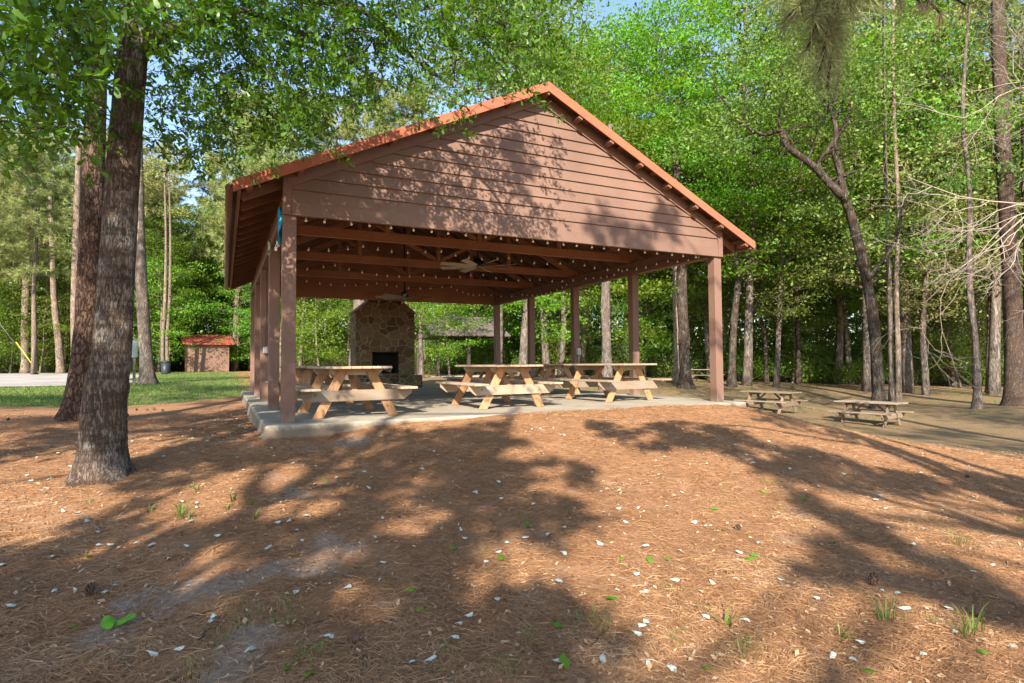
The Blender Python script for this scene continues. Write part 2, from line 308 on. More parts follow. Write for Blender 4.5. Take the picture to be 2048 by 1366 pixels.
class MB:
    def __init__(s): s.v = []; s.f = []
    def add(s, vs, fs):
        b = len(s.v); s.v += [tuple(float(c) for c in p) for p in vs]; s.f += [tuple(b+i for i in f) for f in fs]; return s
    def box(s, a, b, ch=0.0):
        (x0, y0, z0), (x1, y1, z1) = a, b
        return s.add([(x0, y0, z0), (x1, y0, z0), (x1, y1, z0), (x0, y1, z0), (x0, y0, z1), (x1, y0, z1), (x1, y1, z1), (x0, y1, z1)],
                     [(0, 3, 2, 1), (4, 5, 6, 7), (0, 1, 5, 4), (1, 2, 6, 5), (2, 3, 7, 6), (3, 0, 4, 7)])
    def prism(s, poly, axis, a, b):
        """poly: 2D points; extruded along axis from a to b ('x','y','z')"""
        def P(p, t):
            return {'x': (t, p[0], p[1]), 'y': (p[0], t, p[1]), 'z': (p[0], p[1], t)}[axis]
        n = len(poly); vs = [P(p, a) for p in poly]+[P(p, b) for p in poly]
        fs = [tuple(range(n-1, -1, -1)), tuple(range(n, 2*n))]+[(i, (i+1) % n, n+(i+1) % n, n+i) for i in range(n)]
        return s.add(vs, fs)
    def beam(s, p, q, w, h, up=(0, 0, 1)):
        p, q = Vector(p), Vector(q); d = (q-p).normalized(); sd = d.cross(Vector(up)).normalized(); u = sd.cross(d).normalized()
        vs = []
        for c in (p, q):
            for a, b in ((-1, -1), (1, -1), (1, 1), (-1, 1)): vs.append(c+sd*(a*w/2)+u*(b*h/2))
        return s.add(vs, [(0, 1, 2, 3), (7, 6, 5, 4), (0, 4, 5, 1), (1, 5, 6, 2), (2, 6, 7, 3), (3, 7, 4, 0)])
    def tube(s, pts, rad, n=8, cap=True):
        pts = [Vector([float(c) for c in p]) for p in pts]; m_ = len(pts); vs = []
        if not hasattr(rad, '__len__'): rad = [rad]*m_
        ref = Vector((0.3, 0.9, 0.2)).normalized()
        for i, p in enumerate(pts):
            d = (pts[min(i+1, m_-1)]-pts[max(i-1, 0)])
            d = d.normalized() if d.length > 1e-9 else Vector((0, 0, 1))
            a = ref - d*ref.dot(d)
            if a.length < 1e-3: a = Vector((1, 0, 0))-d*d.x
            a.normalize(); ref = a; b = d.cross(a)
            for k in range(n):
                t = 2*PI*k/n; vs.append(p+(a*math.cos(t)+b*math.sin(t))*rad[i])
        fs = [(i*n+k, i*n+(k+1) % n, (i+1)*n+(k+1) % n, (i+1)*n+k) for i in range(m_-1) for k in range(n)]
        if cap: fs += [tuple(range(n-1, -1, -1)), tuple((m_-1)*n+k for k in range(n))]
        return s.add(vs, fs)
    def ball(s, c, r, n=8, m_=5):
        pts = []; rad = []
        for i in range(m_+1):
            t = PI*i/m_; pts.append((c[0], c[1], c[2]-r*math.cos(t))); rad.append(max(r*math.sin(t), r*0.05))
        return s.tube(pts, rad, n)
    def mesh(s, name, mat=None, smooth=False, bevel=0):
        me = bpy.data.meshes.new(name); me.from_pydata(s.v, [], s.f)
        if smooth: me.polygons.foreach_set('use_smooth', np.ones(len(s.f), bool))
        if bevel:
            import bmesh
            bm = bmesh.new(); bm.from_mesh(me)
            es = [e for e in bm.edges if len(e.link_faces) == 2 and e.calc_face_angle(0) > 0.5]
            bmesh.ops.bevel(bm, geom=es, offset=bevel, segments=1, affect='EDGES', clamp_overlap=True); bm.to_mesh(me); bm.free()
        me.update()
        if mat: me.materials.append(mat)
        return me
    def build(s, name, mat, parent=None, smooth=False, bevel=0): return put(name, s.mesh(name, mat, smooth, bevel), parent)
# ------------------------------------------------------------------ terrain
X0, Y0, TH, W, D, H, R, OV, EV, SL, PW = -3.319, 8.444, 0.4576, 8.616, 11.16, 3.033, 5.72, 0.30, 0.61, 0.483, 0.19
ct, st_ = math.cos(TH), math.sin(TH)
def bw(x, y, z=0): return np.array([X0+ct*x-st_*y, Y0+st_*x+ct*y, z])
ctrl = [tuple(at(px, py, d)) for px, py, d in [
    (100, 1366, 2.65), (1024, 1366, 2.60), (1950, 1366, 2.75), (190, 952, 6.3), (60, 1010, 5.4), (1024, 1050, 4.75), (600, 1050, 4.6), (1500, 1100, 4.5), (1950, 1100, 5.0),
    (545, 876, 8.1), (700, 880, 8.1), (1500, 900, 7.6), (1850, 960, 7.6), (2048, 940, 9.5), (1640, 852, 11.5), (1850, 893, 11.5),
    (155, 836, 11.5), (1569, 829, 22.3), (1760, 851, 20.4), (1757, 819, 26.2), (2030, 812, 25), (1955, 816, 23.5), (1370, 776, 32), (1465, 773, 34),
    (60, 800, 16), (60, 765, 25), (290, 768, 26), (410, 744, 47), (20, 747, 45), (1600, 769, 42), (2040, 775, 42), (1250, 757, 38), (920, 752, 42), (900, 770, 26)]]
ctrl += [tuple(bw(*p)) for p in [(-0.3, -0.35, -0.19), (1.5, -0.35, -0.09), (3.0, -0.35, -0.012), (4.5, -0.33, 0.02), (6.5, -0.33, 0.02), (8.0, -0.33, 0.0), (8.95, -0.1, -0.10), (9.0, 3, -0.35), (9.0, 6, -0.35), (9.0, 9, -0.30),
    (-0.25, 3, -0.24), (-0.25, 6, -0.2), (-0.25, 9, -0.17), (0, D+.4, -0.12), (4.3, D+.6, -0.05), (8.6, D+.5, -0.2), (12, 4, -0.85), (-3, 5, -0.33), (-3, 9, -0.3), (4, -1.2, -0.09), (6.5, -1.2, -0.13), (8.5, -1.5, -0.27)]]
ctrl += [(-60, 60, 0.3), (0, 80, 0.3), (60, 60, -0.6), (-90, 10, -0.2), (90, 10, -1.4), (-90, 140, 0.3), (90, 140, -0.4), (0, -60, -0.6), (0, -12, -0.66), (0, 0, -0.66), (-5, 0, -0.64), (5, 0, -0.70), (60, -60, -1), (-60, -60, -0.6), (0, 200, 0.3)]
CT = np.array(ctrl)
def _k(r): return np.where(r > 1e-9, r*r*np.log(r+1e-12), 0.0)
_n = len(CT); _A = np.zeros((_n+3, _n+3)); _dm = np.linalg.norm(CT[:, None, :2]-CT[None, :, :2], axis=2)
_A[:_n, :_n] = _k(_dm)+np.eye(_n)*0.6; _A[:_n, _n] = 1; _A[:_n, _n+1:] = CT[:, :2]; _A[_n, :_n] = 1; _A[_n+1:, :_n] = CT[:, :2].T
_w = np.linalg.solve(_A, np.concatenate([CT[:, 2], [0, 0, 0]]))
def to_b(x, y):
    dx, dy = x-X0, y-Y0; return ct*dx+st_*dy, -st_*dx+ct*dy
def hz(x, y):
    x = np.atleast_1d(np.asarray(x, float)); y = np.atleast_1d(np.asarray(y, float)); out = np.zeros(x.size)
    xf, yf = x.ravel(), y.ravel()
    for i in range(0, xf.size, 20000):
        a, b = xf[i:i+20000], yf[i:i+20000]
        d = np.hypot(a[:, None]-CT[None, :, 0], b[:, None]-CT[None, :, 1])
        out[i:i+20000] = _k(d)@_w[:_n]+_w[_n]+a*_w[_n+1]+b*_w[_n+2]
    out = np.clip(out, -1.8, 1.2)
    bx, by = to_b(xf, yf)
    # keep the soil just below the slab where the slab lies
    ins = np.clip(np.minimum.reduce([bx+0.35, W+0.45-bx, by+0.42, D+0.45-by])/0.12, 0, 1)
    out = np.where(ins > 0, out*(1-ins)+np.minimum(out, -0.004)*ins, out)
    dp = np.clip(np.minimum.reduce([bx+0.1, W+0.2-bx, by+0.2, D+0.2-by])/0.2, 0, 1); out = out-dp*0.15
    near = np.clip((14-yf)/6, 0, 1)
    out += 0.012*np.sin(xf*2.1+yf*1.3)*near+0.010*np.sin(xf*4.7-yf*3.1)*near
    return out.reshape(x.shape)
def gz(x, y): return float(hz(x, y)[0])
def ground_at(px, py):
    """point of the ground seen at a photo pixel"""
    ds = np.geomspace(1.8, 90, 700); P = np.array([at(px, py, 1.0)]); v = P[0]-np.array([0, 0, CH])
    pts = np.array([0, 0, CH])+v[None, :]*ds[:, None]; hh = hz(pts[:, 0], pts[:, 1]); below = np.where(pts[:, 2] < hh)[0]
    if len(below) == 0: return pts[-1]
    i = below[0]; return np.array([pts[i, 0], pts[i, 1], hh[i]])
def axis_grid(lo, hi, a, b, fine, grow=1.13):
    g = list(np.arange(a, b+1e-6, fine)); s = fine
    while g[-1] < hi: s *= grow; g.append(g[-1]+s)
    s = fine
    while g[0] > lo: s *= grow; g.insert(0, g[0]-s)
    return np.array(g)
gx = axis_grid(-160, 160, -7.5, 9, 0.075); gy = axis_grid(-70, 260, 1.5, 12.5, 0.075)
GX, GY = np.meshgrid(gx, gy); Z = hz(GX, GY)
def vnoise(x, y, s, seed=0):
    r = np.random.default_rng(seed); n = 64; t = r.random((n, n)); u, v = x/s, y/s; i, j = np.floor(u).astype(int), np.floor(v).astype(int); fu, fv = u-i, v-j
    fu, fv = fu*fu*(3-2*fu), fv*fv*(3-2*fv); g = lambda a, b: t[a % n, b % n]
    return (g(i, j)*(1-fu)+g(i+1, j)*fu)*(1-fv)+(g(i, j+1)*(1-fu)+g(i+1, j+1)*fu)*fv
nearw = np.clip((16-GY)/6, 0, 1)*np.clip((GY)/1, 0, 1)
Zs = Z+nearw*((vnoise(GX, GY, 0.35, 1)-0.5)*0.035+(vnoise(GX, GY, 0.13, 2)-0.5)*0.018)
BX, BY = to_b(GX, GY); _in = (BX > -0.5) & (BX < W+0.5) & (BY > -0.5) & (BY < D+.5); Zs = np.where(_in, np.minimum(Zs, np.maximum(Z, -0.004)), Zs)
V = np.stack([GX.ravel(), GY.ravel(), Zs.ravel()], 1); ny, nx = GX.shape
ii = (np.arange(ny-1)[:, None]*nx+np.arange(nx-1)[None, :]).ravel()
me = np_mesh('ground', V, np.stack([ii, ii+1, ii+nx+1, ii+nx], 1), M['ground'], smooth=True)
SANDS = [(650, 1090, .28, 1), (620, 1135, .3, 1), (540, 1145, .25, 1), (470, 1165, .3, 1), (360, 1190, .3, .9), (280, 1200, .35, .8), (240, 1250, .3, .8), (330, 1210, .3, .8), (500, 1290, .3, .9), (470, 1340, .3, .9), (700, 1095, .2, .9),
         (590, 985, .35, .8), (540, 955, .3, .6), (640, 970, .3, .6), (1600, 1030, .3, .6), (1560, 1080, .3, .55), (1360, 1140, .3, .5), (1250, 1150, .4, .5), (1100, 1090, .4, .45), (1050, 1215, .25, .6), (700, 885, .5, .8), (620, 895, .4, .8), (980, 835, .4, .5), (1420, 870, .6, .5), (760, 1210, .2, .6), (900, 1350, .2, .4)]
sand = np.zeros(GX.shape)
for px, py, r, a in SANDS:
    g = ground_at(px, py); sand = np.maximum(sand, a*np.exp(-((GX-g[0])**2+((GY-g[1])*0.8)**2)/(r*r*0.5)))
def smooth(x, a, b): t = np.clip((x-a)/(b-a), 0, 1); return t*t*(3-2*t)
bxw, byw = to_b(GX, GY)
# lawn: left of the pavilion, from the edge of the straw out to the trees
edge = np.interp(GX, [-60, -14, -10, -8, -6, 0], [12.0, 12.8, 16, 18.2, 20, 22])
lawn = smooth(GY-edge, -0.5, 1.2)*smooth(-bxw, -1.0, 1.0)*smooth(-(GY-49), 0, 3)*smooth(GX, -60, -40)
floor = np.maximum(smooth(GX-(5.5+0.0*GY), 0, 4)*smooth(GY+0.25*GX, 13.0, 16.0), smooth(GY, 20, 26)*smooth(bxw, 1, 4)); floor = np.maximum(floor, smooth(GY, 47, 52))
for nm, arr in (('sand', sand), ('lawn', lawn), ('floor', floor*(1-lawn))):
    a = me.attributes.new(nm, 'FLOAT', 'POINT'); a.data.foreach_set('value', arr.ravel().astype(np.float32))
g_o = put('ground', me); tag(g_o, kind='structure')
# gravel road end at far left
mb = MB(); ol = []
rp = [(-75, 20.5), (-40, 19.0), (-24, 18.6), (-18.5, 20.2), (-16.6, 23.5), (-17.0, 27), (-19.5, 29.5), (-21, 33), (-24, 38), (-32, 42), (-75, 44)]
import itertools
cx0, cx1 = -75, -16.5
xs = np.linspace(-75, -16.5, 90)
def road_y(x):
    lo = np.interp(x, [-75, -40, -24, -18.5, -16.5], [20.5, 19.0, 18.6, 20.2, 23.5]); hi = np.interp(x, [-75, -32, -24, -21, -19.5, -17, -16.5], [44, 42, 38, 33, 29.5, 27, 24.0]); return lo, hi
Vr = []
for x in xs:
    lo, hi = road_y(x)
    for t in np.linspace(0, 1, 24): y = lo+(hi-lo)*t; Vr.append((x, y, 0))
Vr = np.array(Vr); Vr[:, 2] = hz(Vr[:, 0], Vr[:, 1])+0.03
ir = (np.arange(len(xs)-1)[:, None]*24+np.arange(23)[None, :]).ravel()
tag(put('road', np_mesh('road', Vr, np.stack([ir, ir+24, ir+25, ir+1], 1), M['road'], smooth=True)), kind='structure')
# ------------------------------------------------------------------ pavilion
pav = empty('picnic_pavilion', (X0, Y0, 0), TH, 'large open brown timber pavilion with orange roof edge and lap siding gable', 'pavilion')
def zt(x): return R-SL*abs(x-W/2)
def corr_sheet(side):
    """ribbed roof sheet, one slope; ribs run down the slope"""
    x0, x1 = (W/2, -EV-0.05) if side < 0 else (W/2, W+EV+0.05)
    y = -OV+0.02; prof = []
    while y < D+OV-0.02:
        for dy, dz in ((0, 0), (0.05, 0.0), (0.065, 0.022), (0.085, 0.022), (0.10, 0.0)): prof.append((y+dy, dz))
        y += 0.152
    V = []
    for x in (x0, x1):
        for off in (0.0, -0.008):
            for (yy, dz) in prof: V.append((x, yy, zt(x)+dz+off))
    n = len(prof); Q = []
    for i in range(n-1):
        Q.append((i, i+1, 2*n+i+1, 2*n+i)); Q.append((n+i+1, n+i, 3*n+i, 3*n+i+1)); Q.append((2*n+i, 2*n+i+1, 3*n+i+1, 3*n+i))
    Q.append((0, 2*n, 3*n, n)); Q.append((n-1, 2*n-1, 4*n-1, 3*n-1))
    return np_mesh('roof_sheet', V, Q, M['sheet'])
put('roof_sheet', corr_sheet(-1), pav); put('roof_sheet', corr_sheet(1), pav)
# slab with a rough, chipped front edge
mb = MB(); n = 90; ex = []
sx0, sx1, sy0, sy1 = -0.24, W+0.28, -0.32, D+0.25
per = [(x, sy0) for x in np.linspace(sx0, sx1, 120)]+[(sx1, y) for y in np.linspace(sy0, sy1, 60)[1:]]+[(x, sy1) for x in np.linspace(sx1, sx0, 40)[1:]]+[(sx0, y) for y in np.linspace(sy1, sy0, 120)[1:-1]]
vs = []; rr = random.Random(3)
def jit(x, y, k): return (math.sin(x*5.1+k)*0.5+math.sin(x*13.7+y*9+k*2)*0.3+math.sin(y*7.3+k)*0.5+rr.uniform(-.3, .3))
cx_, cy_ = (sx0+sx1)/2, (sy0+sy1)/2
for lvl, (z, off, am) in enumerate(((0.0, -0.02, 0.006), (-0.018, 0.0, 0.008), (-0.12, 0.005, 0.018), (-0.22, 0.02, 0.03), (-0.5, 0.05, 0.04))):
    for (x, y) in per:
        ox = 1 if abs(x-sx1) < 1e-6 else (-1 if abs(x-sx0) < 1e-6 else 0); oy = 1 if abs(y-sy1) < 1e-6 else (-1 if abs(y-sy0) < 1e-6 else 0)
        j = jit(x, y, lvl)*am
        vs.append((x+ox*(off+j), y+oy*(off+j), z+(0 if lvl == 0 else 0.3*j)))
npn = len(per); fs = [tuple(range(npn))]+[(l*npn+k, l*npn+(k+1) % npn, (l+1)*npn+(k+1) % npn, (l+1)*npn+k) for l in range(4) for k in range(npn)]
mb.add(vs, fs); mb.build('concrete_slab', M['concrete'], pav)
# posts: dressed box posts
def post_mesh(x, y):
    m = MB(); m.box((x, y, 0.0), (x+PW, y+PW, H)); return m
for k in range(5):
    y = k*(D-PW)/4
    for x in (0, W-PW): post_mesh(x, y).build('post', M['paint'], pav, bevel=0.006)
for x in (0.004, W-PW-0.004): MB().box((x, 0.006, H+0.001), (x+PW, D-0.006, H+0.30)).build('side_beam', M['paint'], pav, bevel=0.004)
# gable siding (front), real laps
def gable(y_out, sgn, name, mat):
    m = MB(); z = H+0.19; exp_ = 0.188; k = 0; xl = lambda z: max(PW*0.62, (z-(R-0.10))/SL+W/2); 
    zmax = R-0.10
    while z < zmax-0.02:
        z1 = min(z+exp_, zmax-0.004)
        a0, a1 = xl(z), xl(z1)
        yo0, yo1 = y_out-sgn*0.040, y_out-sgn*0.012
        b0, b1 = W-a0, W-a1
        if z1 > z+0.01: m.add([(a0, yo0, z-0.006), (b0, yo0, z-0.006), (b1, yo1, z1), (a1, yo1, z1), (a0, y_out, z-0.006), (b0, y_out, z-0.006), (b1, y_out, z1), (a1, y_out, z1)],
              [(0, 1, 2, 3), (4, 7, 6, 5), (0, 4, 5, 1), (3, 2, 6, 7), (0, 3, 7, 4), (1, 5, 6, 2)])
        z += exp_
    m.build(name, mat, pav)
gable(0.0, 1, 'gable_siding', M['siding'])
def gable_core(y0, y1, name, mat):
    MB().prism([(0.012, H+0.004), (W-0.012, H+0.004), (W-0.012, zt(W)-0.19), (W/2, R-0.19+0.005), (0.012, zt(0)-0.19)], 'y', y0, y1).build(name, mat, pav)
gable_core(0.002, 0.08, 'gable_wall', M['inner']); gable_core(D-0.10, D-0.01, 'gable_wall', M['inner'])
# bottom trim board, corner boards, rake trim boards of the front gable
MB().box((PW*0.62, -0.044, H-0.012), (W-PW*0.62, 0.0, H+0.186)).build('bottom_trim', M['siding'], pav, bevel=0.003)
for a, b in ((-0.006, PW*0.62-0.004), (W-PW*0.62+0.004, W+0.006)):
    xm = a if a < W/2 else b
    xo = b if a < W/2 else a
    MB().prism([(a, H-0.012), (b, H-0.012), (b, zt(max(min(b, W), 0))-0.1), (a, zt(max(min(a, W), 0))-0.1)], 'y', -0.052, 0.0).build('corner_trim', M['paint'], pav, bevel=0.003)
for s in (-1, 1):
    X = lambda t: W/2+s*t
    L = W/2
    pts = [(X(0), R-0.06), (X(L), zt(0)-0.06), (X(L), zt(0)-0.06-0.20), (X(0), R-0.06-0.20)]
    MB().prism(pts, 'y', -0.060, -0.0415).build('rake_trim', M['paint'], pav, bevel=0.003)
# purlins and rafters
npur = 7; T = W/2+EV
for s in (-1, 1):
    for k in range(npur):
        t = 0.10+k*(T-0.22)/(npur-1); x = W/2+s*t; z = R-SL*t
        c, sn = math.cos(math.atan(SL)), math.sin(math.atan(SL))
        m = MB()
        poly = []
        for a, b in ((-0.05, -0.045), (0.05, -0.045), (0.05, -0.004), (-0.05, -0.004)):
            poly.append((x+s*a*c+s*b*sn, z-a*sn+b*c))
        m.prism(poly, 'y', -OV+0.03, D+OV-0.03).build('purlin', M['rafter'], pav)
for s in (-1, 1):
    for k in range(8):
        t = 0.03+k*(T-0.16)/7; x = W/2+s*(t+.03); z = R-SL*t; c, sn = math.cos(math.atan(SL)), math.sin(math.atan(SL)); poly = []
        for a, b in ((-0.045, -0.145 if s < 0 else -0.18), (0.045, -0.145 if s < 0 else -0.18), (0.045, -0.06), (-0.045, -0.06)): poly.append((x+s*a*c+s*b*sn, z-a*sn+b*c))
        MB().prism(poly, 'y', -OV+0.016, -0.064).build('lookout', M['rafter'], pav, bevel=.003)
for k in range(19):
    y = 0.12+k*(D-0.30)/18
    for s in (-1, 1):
        a, b = 0.02, T-0.06; zz = lambda t: R-SL*t
        m = MB(); pts = [(W/2+s*a, zz(a)-0.055), (W/2+s*b, zz(b)-0.055), (W/2+s*b, zz(b)-0.15), (W/2+s*(b-0.03), zz(b)-0.185), (W/2+s*a, zz(a)-0.20)]
        m.prism(pts, 'y', y, y+0.042).build('rafter', M['rafter'], pav)
MB().box((W/2-0.02, 0.085, R-0.27), (W/2+0.02, D-0.105, R-0.055)).build('ridge_board', M['rafter'], pav)
for s in (-1, 1):   # eave sub fascia
    x = W/2+s*(T-0.03); MB().box((x-0.02, -OV+0.03, R-SL*(T)-0.15), (x+0.02, D+OV-0.03, R-SL*T-0.02)).build('eave_board', M['rafter'], pav)
    xg = W/2+s*(T+0.09)
    MB().tube([(xg, -OV+0.04, R-SL*(T+.09)-0.035), (xg, D+OV-0.04, R-SL*(T+.09)-0.035)], 0.055, 10).build('gutter', M['sheet'], pav, True)
# orange rake flashing, front and rear
for yy, sg in ((-OV, -1), (D+OV, 1)):
    for s in (-1, 1):
        X = lambda t: W/2+s*t
        top = lambda t: R+0.035-SL*t
        m = MB(); y0, y1 = (yy-0.012, yy+0.012)
        m.prism([(X(0), top(0)), (X(T+0.06), top(T+0.06)), (X(T+0.045), top(T+0.06)-0.155), (X(0), top(0)-0.175)], 'y', y0, y1)
        ya, yb = (yy+0.0121, yy+0.14) if sg < 0 else (yy-0.14, yy-0.0121)
        m.prism([(X(0), top(0)), (X(T+0.06), top(T+0.06)), (X(T+0.06), top(T+0.06)-0.01), (X(0), top(0)-0.01)], 'y', ya, yb)
        m.build('rake_flashing', M['orange'], pav, bevel=0.003)
# trusses
for k in (1, 2, 3):
    y = k*(D-PW)/4+PW/2; zc = H+0.31
    tr = MB().box((0.02, y-0.045, zc), (W-0.02, y+0.045, zc+0.19)).build('truss', M['inner'], pav, bevel=0.004)
    for xx in (W/2, W/4+0.1, W*3/4-0.1):
        MB().box((xx-0.045, y-0.035, zc+0.191), (xx+0.045, y+0.035, zt(xx)-0.20)).build('upright', M['inner'], tr, bevel=0.003)
    for s in (-1, 1):
        MB().beam((W/2+s*0.08, y+0.002, zc+0.22), (W/2+s*1.95, y+0.002, zt(W/2+1.95)-0.26), 0.06, 0.09).build('diagonal', M['inner'], tr)
        MB().beam((W/2+s*0.05, y-0.003, R-0.3), (W/2+s*(W/2-0.1), y-0.003, zt(0.1)-0.27), 0.07, 0.14).build('top_chord', M['inner'], tr)
# electrics on posts
def outlet(x, y, z, face):
    m = MB().box((x-0.05, y-0.05, z), (x+0.05, y+0.05, z+0.15)); o = m.build('outlet_box', M['box'], pav, bevel=0.01)
    MB().tube([(x, y, z+0.15), (x, y, H+0.02)], 0.011, 8).build('conduit', M['paint'], pav, True)
outlet(0.10, 2*(D-PW)/4-0.05, 1.10, 0); 
yq = 2*(D-PW)/4; MB().tube([(W-0.06, yq-0.03, 0.02), (W-0.06, yq-0.03, 1.05)], 0.016, 8).build('conduit', M['box'], pav, True)
MB().box((W-0.13, yq-0.09, 1.05), (W-0.01, yq-0.001, 1.25)).build('outlet_box', M['box'], pav, bevel=0.01)
# hanging cloths at the left beam
def cloth(name, mat, x, y, z0, z1, wd, label):
    rr = random.Random(5); o = empty(name, bw(x, y, 0), TH, None, None); col.objects.unlink(o); bpy.data.objects.remove(o)
    pts = []; n = 14; V = []; Q = []
    for i in range(n+1):
        t = i/n; z = z1+(z0-z1)*t; ww = wd*(0.45+0.75*math.sin(PI*min(1, t*0.9+0.08)))*(1 if 0.0 < t < 0.97 else 0.5)
        for j in range(7):
            u = j/6-0.5; V.append((0.02*math.sin(j*2.1+t*5)+rr.uniform(-.004, .004), u*ww+0.015*math.sin(t*9), z))
    for i in range(n):
        for j in range(6): a = i*7+j; Q.append((a, a+1, a+8, a+7))
    V2 = [(p[0]+0.012, p[1], p[2]) for p in V]; b = len(V); Q2 = [(q[3]+b, q[2]+b, q[1]+b, q[0]+b) for q in Q]
    o = put(name, np_mesh(name, V+V2, Q+Q2, mat, smooth=True)); o.location = tuple(bw(x, y, 0)); o.rotation_euler = (0, 0, TH); tag(o, label, 'cloth')
cloth('hanging_cloth', M['blue'], -0.035, 0.14, 2.62, 3.16, 0.11, 'twisted bright blue cloth tied beside the top of the front left post')
cloth('hanging_cloth', M['pale_cloth'], -0.02, 2.55, 2.86, 3.12, 0.10, 'pale grey cloth hanging from the left beam next to the second post')
# ------------------------------------------------------------------ string lights
bulb_me = MB().ball((0, 0, -0.027), 0.022, 10, 7).tube([(0, 0, -0.012), (0, 0, 0.02)], 0.012, 6).mesh('bulb', M['white'], True)
def light_string(pts_list, label, spacing=0.33):
    """pts_list: hanging points in pavilion coordinates; swags between them"""
    root = empty('string_light', bw(*pts_list[0][:2], pts_list[0][2]), TH, label, 'string lights', 'strings of white globe bulbs inside the pavilion')
    p0 = Vector(pts_list[0]); path = []
    for a, b in zip(pts_list[:-1], pts_list[1:]):
        a, b = Vector(a), Vector(b); L = (b-a).length; sag = 0.055*L if L > 0.6 else 0.0; n = max(2, int(L/0.11))
        for i in range(n): t = i/n; path.append(a.lerp(b, t)+Vector((0, 0, -4*sag*t*(1-t)))-p0)
    path.append(Vector(pts_list[-1])-p0)
    MB().tube(path, 0.006, 5).build('cord', M['cord'], root)
    acc = 0.1; prev = path[0]; nb = 0; rr = random.Random(len(path))
    for q in path[1:]:
        seg = (q-prev).length; pos = 0
        while acc <= seg-pos:
            pos += acc; p = prev.lerp(q, pos/seg); b = put('bulb', bulb_me, root, p); b.rotation_euler = (rr.uniform(-.3, .3), rr.uniform(-.3, .3), 0); acc = spacing*rr.uniform(0.82, 1.18); nb += 1
        acc -= (seg-pos); prev = q
    return nb
zb = H+0.02
light_string([(PW+0.05, 0.16, H-0.005)]+[(PW+0.05+(W-2*PW-0.1)*t, 0.13, H+0.0) for t in np.linspace(0, 1, 15)[1:]], 'globe lights strung along the bottom of the front gable beam')
yT = [k*(D-PW)/4 for k in range(5)]
light_string([(0.25, yT[1]-.02, 3.10), (1.75, yT[1]-.02, 3.22), (3.3, yT[1]-.02, 3.26), (5.0, yT[1]-.02, 3.22), (6.7, yT[1]-.02, 3.26), (8.1, yT[1]-.02, 3.15), (W-PW-.03, 1.5, 3.20), (W-PW-.03, 0.3, 3.12)], 'globe lights in swags under the first truss ending at the front right corner')
light_string([(0.25, yT[2]-.02, 3.10), (1.6, yT[2]-.02, 3.26), (3.9, yT[2]-.02, 3.14), (5.4, yT[2]-.02, 3.28), (7.2, yT[2]-.02, 3.22), (W-PW-.03, 4.6, 3.22), (W-PW-.03, yT[1]+.2, 3.22)], 'globe lights in swags under the middle truss')
light_string([(0.35, yT[3]+.3, 2.95), (0.9, yT[3]-.02, 3.28), (3.4, yT[3]-.02, 3.26), (5.6, yT[3]-.02, 3.28), (7.4, yT[3]+1.3, 3.24), (W-PW-.03, 8.6, 3.18), (W-PW-.03, yT[2]+.2, 3.20)], 'globe lights in swags under the rear truss')
light_string([(0.3, D-.14, 3.02)]+[(0.3+(W-0.6)*t, D-.14, 3.04) for t in np.linspace(0, 1, 9)[1:]], 'globe lights along the bottom of the rear gable wall', 0.45)
light_string([(-0.03, 0.26, 2.74), (-0.06, 0.40, 2.62), (-0.02, 0.52, 2.70), (-0.05, 0.62, 2.60)], 'short bunch of globe lights hanging below the blue cloth', 0.09)
# ------------------------------------------------------------------ ceiling fans
def fan(x, y, z, rz, label, sc_=1.0):
    r = empty('ceiling_fan', bw(x, y, z), rz, label, 'ceiling fan', 'large eight blade ceiling fans under the pavilion roof')
    m = MB().tube([(0, 0, 0.06), (0, 0, zt(x)-0.3-z)], 0.022, 8); m.build('down_rod', M['fan_dark'], r, True)
    MB().tube([(0, 0, -0.05), (0, 0, -0.04), (0, 0, 0.06), (0, 0, 0.16)], [0.07, 0.12, 0.12, 0.05], 14).build('motor', M['fan_dark'], r, True)
    for k in range(8):
        a = 2*PI*k/8; c, s = math.cos(a), math.sin(a); b = MB(); L = 0.92*sc_; w0, w1 = 0.045, 0.07; t = 0.02
        pr = [(0.10, -w0, -0.045-t), (L, -w1, -0.045-t), (L, w1, -0.045+t), (0.10, w0, -0.045+t)]
        v = [(p*c-q*s, p*s+q*c, zz) for p, q, zz in pr]+[(p*c-q*s, p*s+q*c, zz+0.008) for p, q, zz in pr]
        b.add(v, [(3, 2, 1, 0), (4, 5, 6, 7), (0, 1, 5, 4), (1, 2, 6, 5), (2, 3, 7, 6), (3, 0, 4, 7)]).build('blade', M['blade'], r)
fan(4.55, 3.5, 3.14, 0.5, 'pale bladed ceiling fan hanging nearest the front gable')
fan(4.5, 9.5, 3.04, 0.2, 'ceiling fan hanging in front of the stone fireplace chimney')
# ------------------------------------------------------------------ fireplace
fp = empty('stone_fireplace', bw(4.38, D+0.30, -0.0), TH, 'tall brown fieldstone fireplace with shouldered chimney and raised hearth at the rear of the pavilion', 'fireplace')
fw, fd, fh = 1.05, 0.95, 2.62
m = MB()
ow, oz0, oz1, dp = 0.47, 0.50, 1.26, 0.6
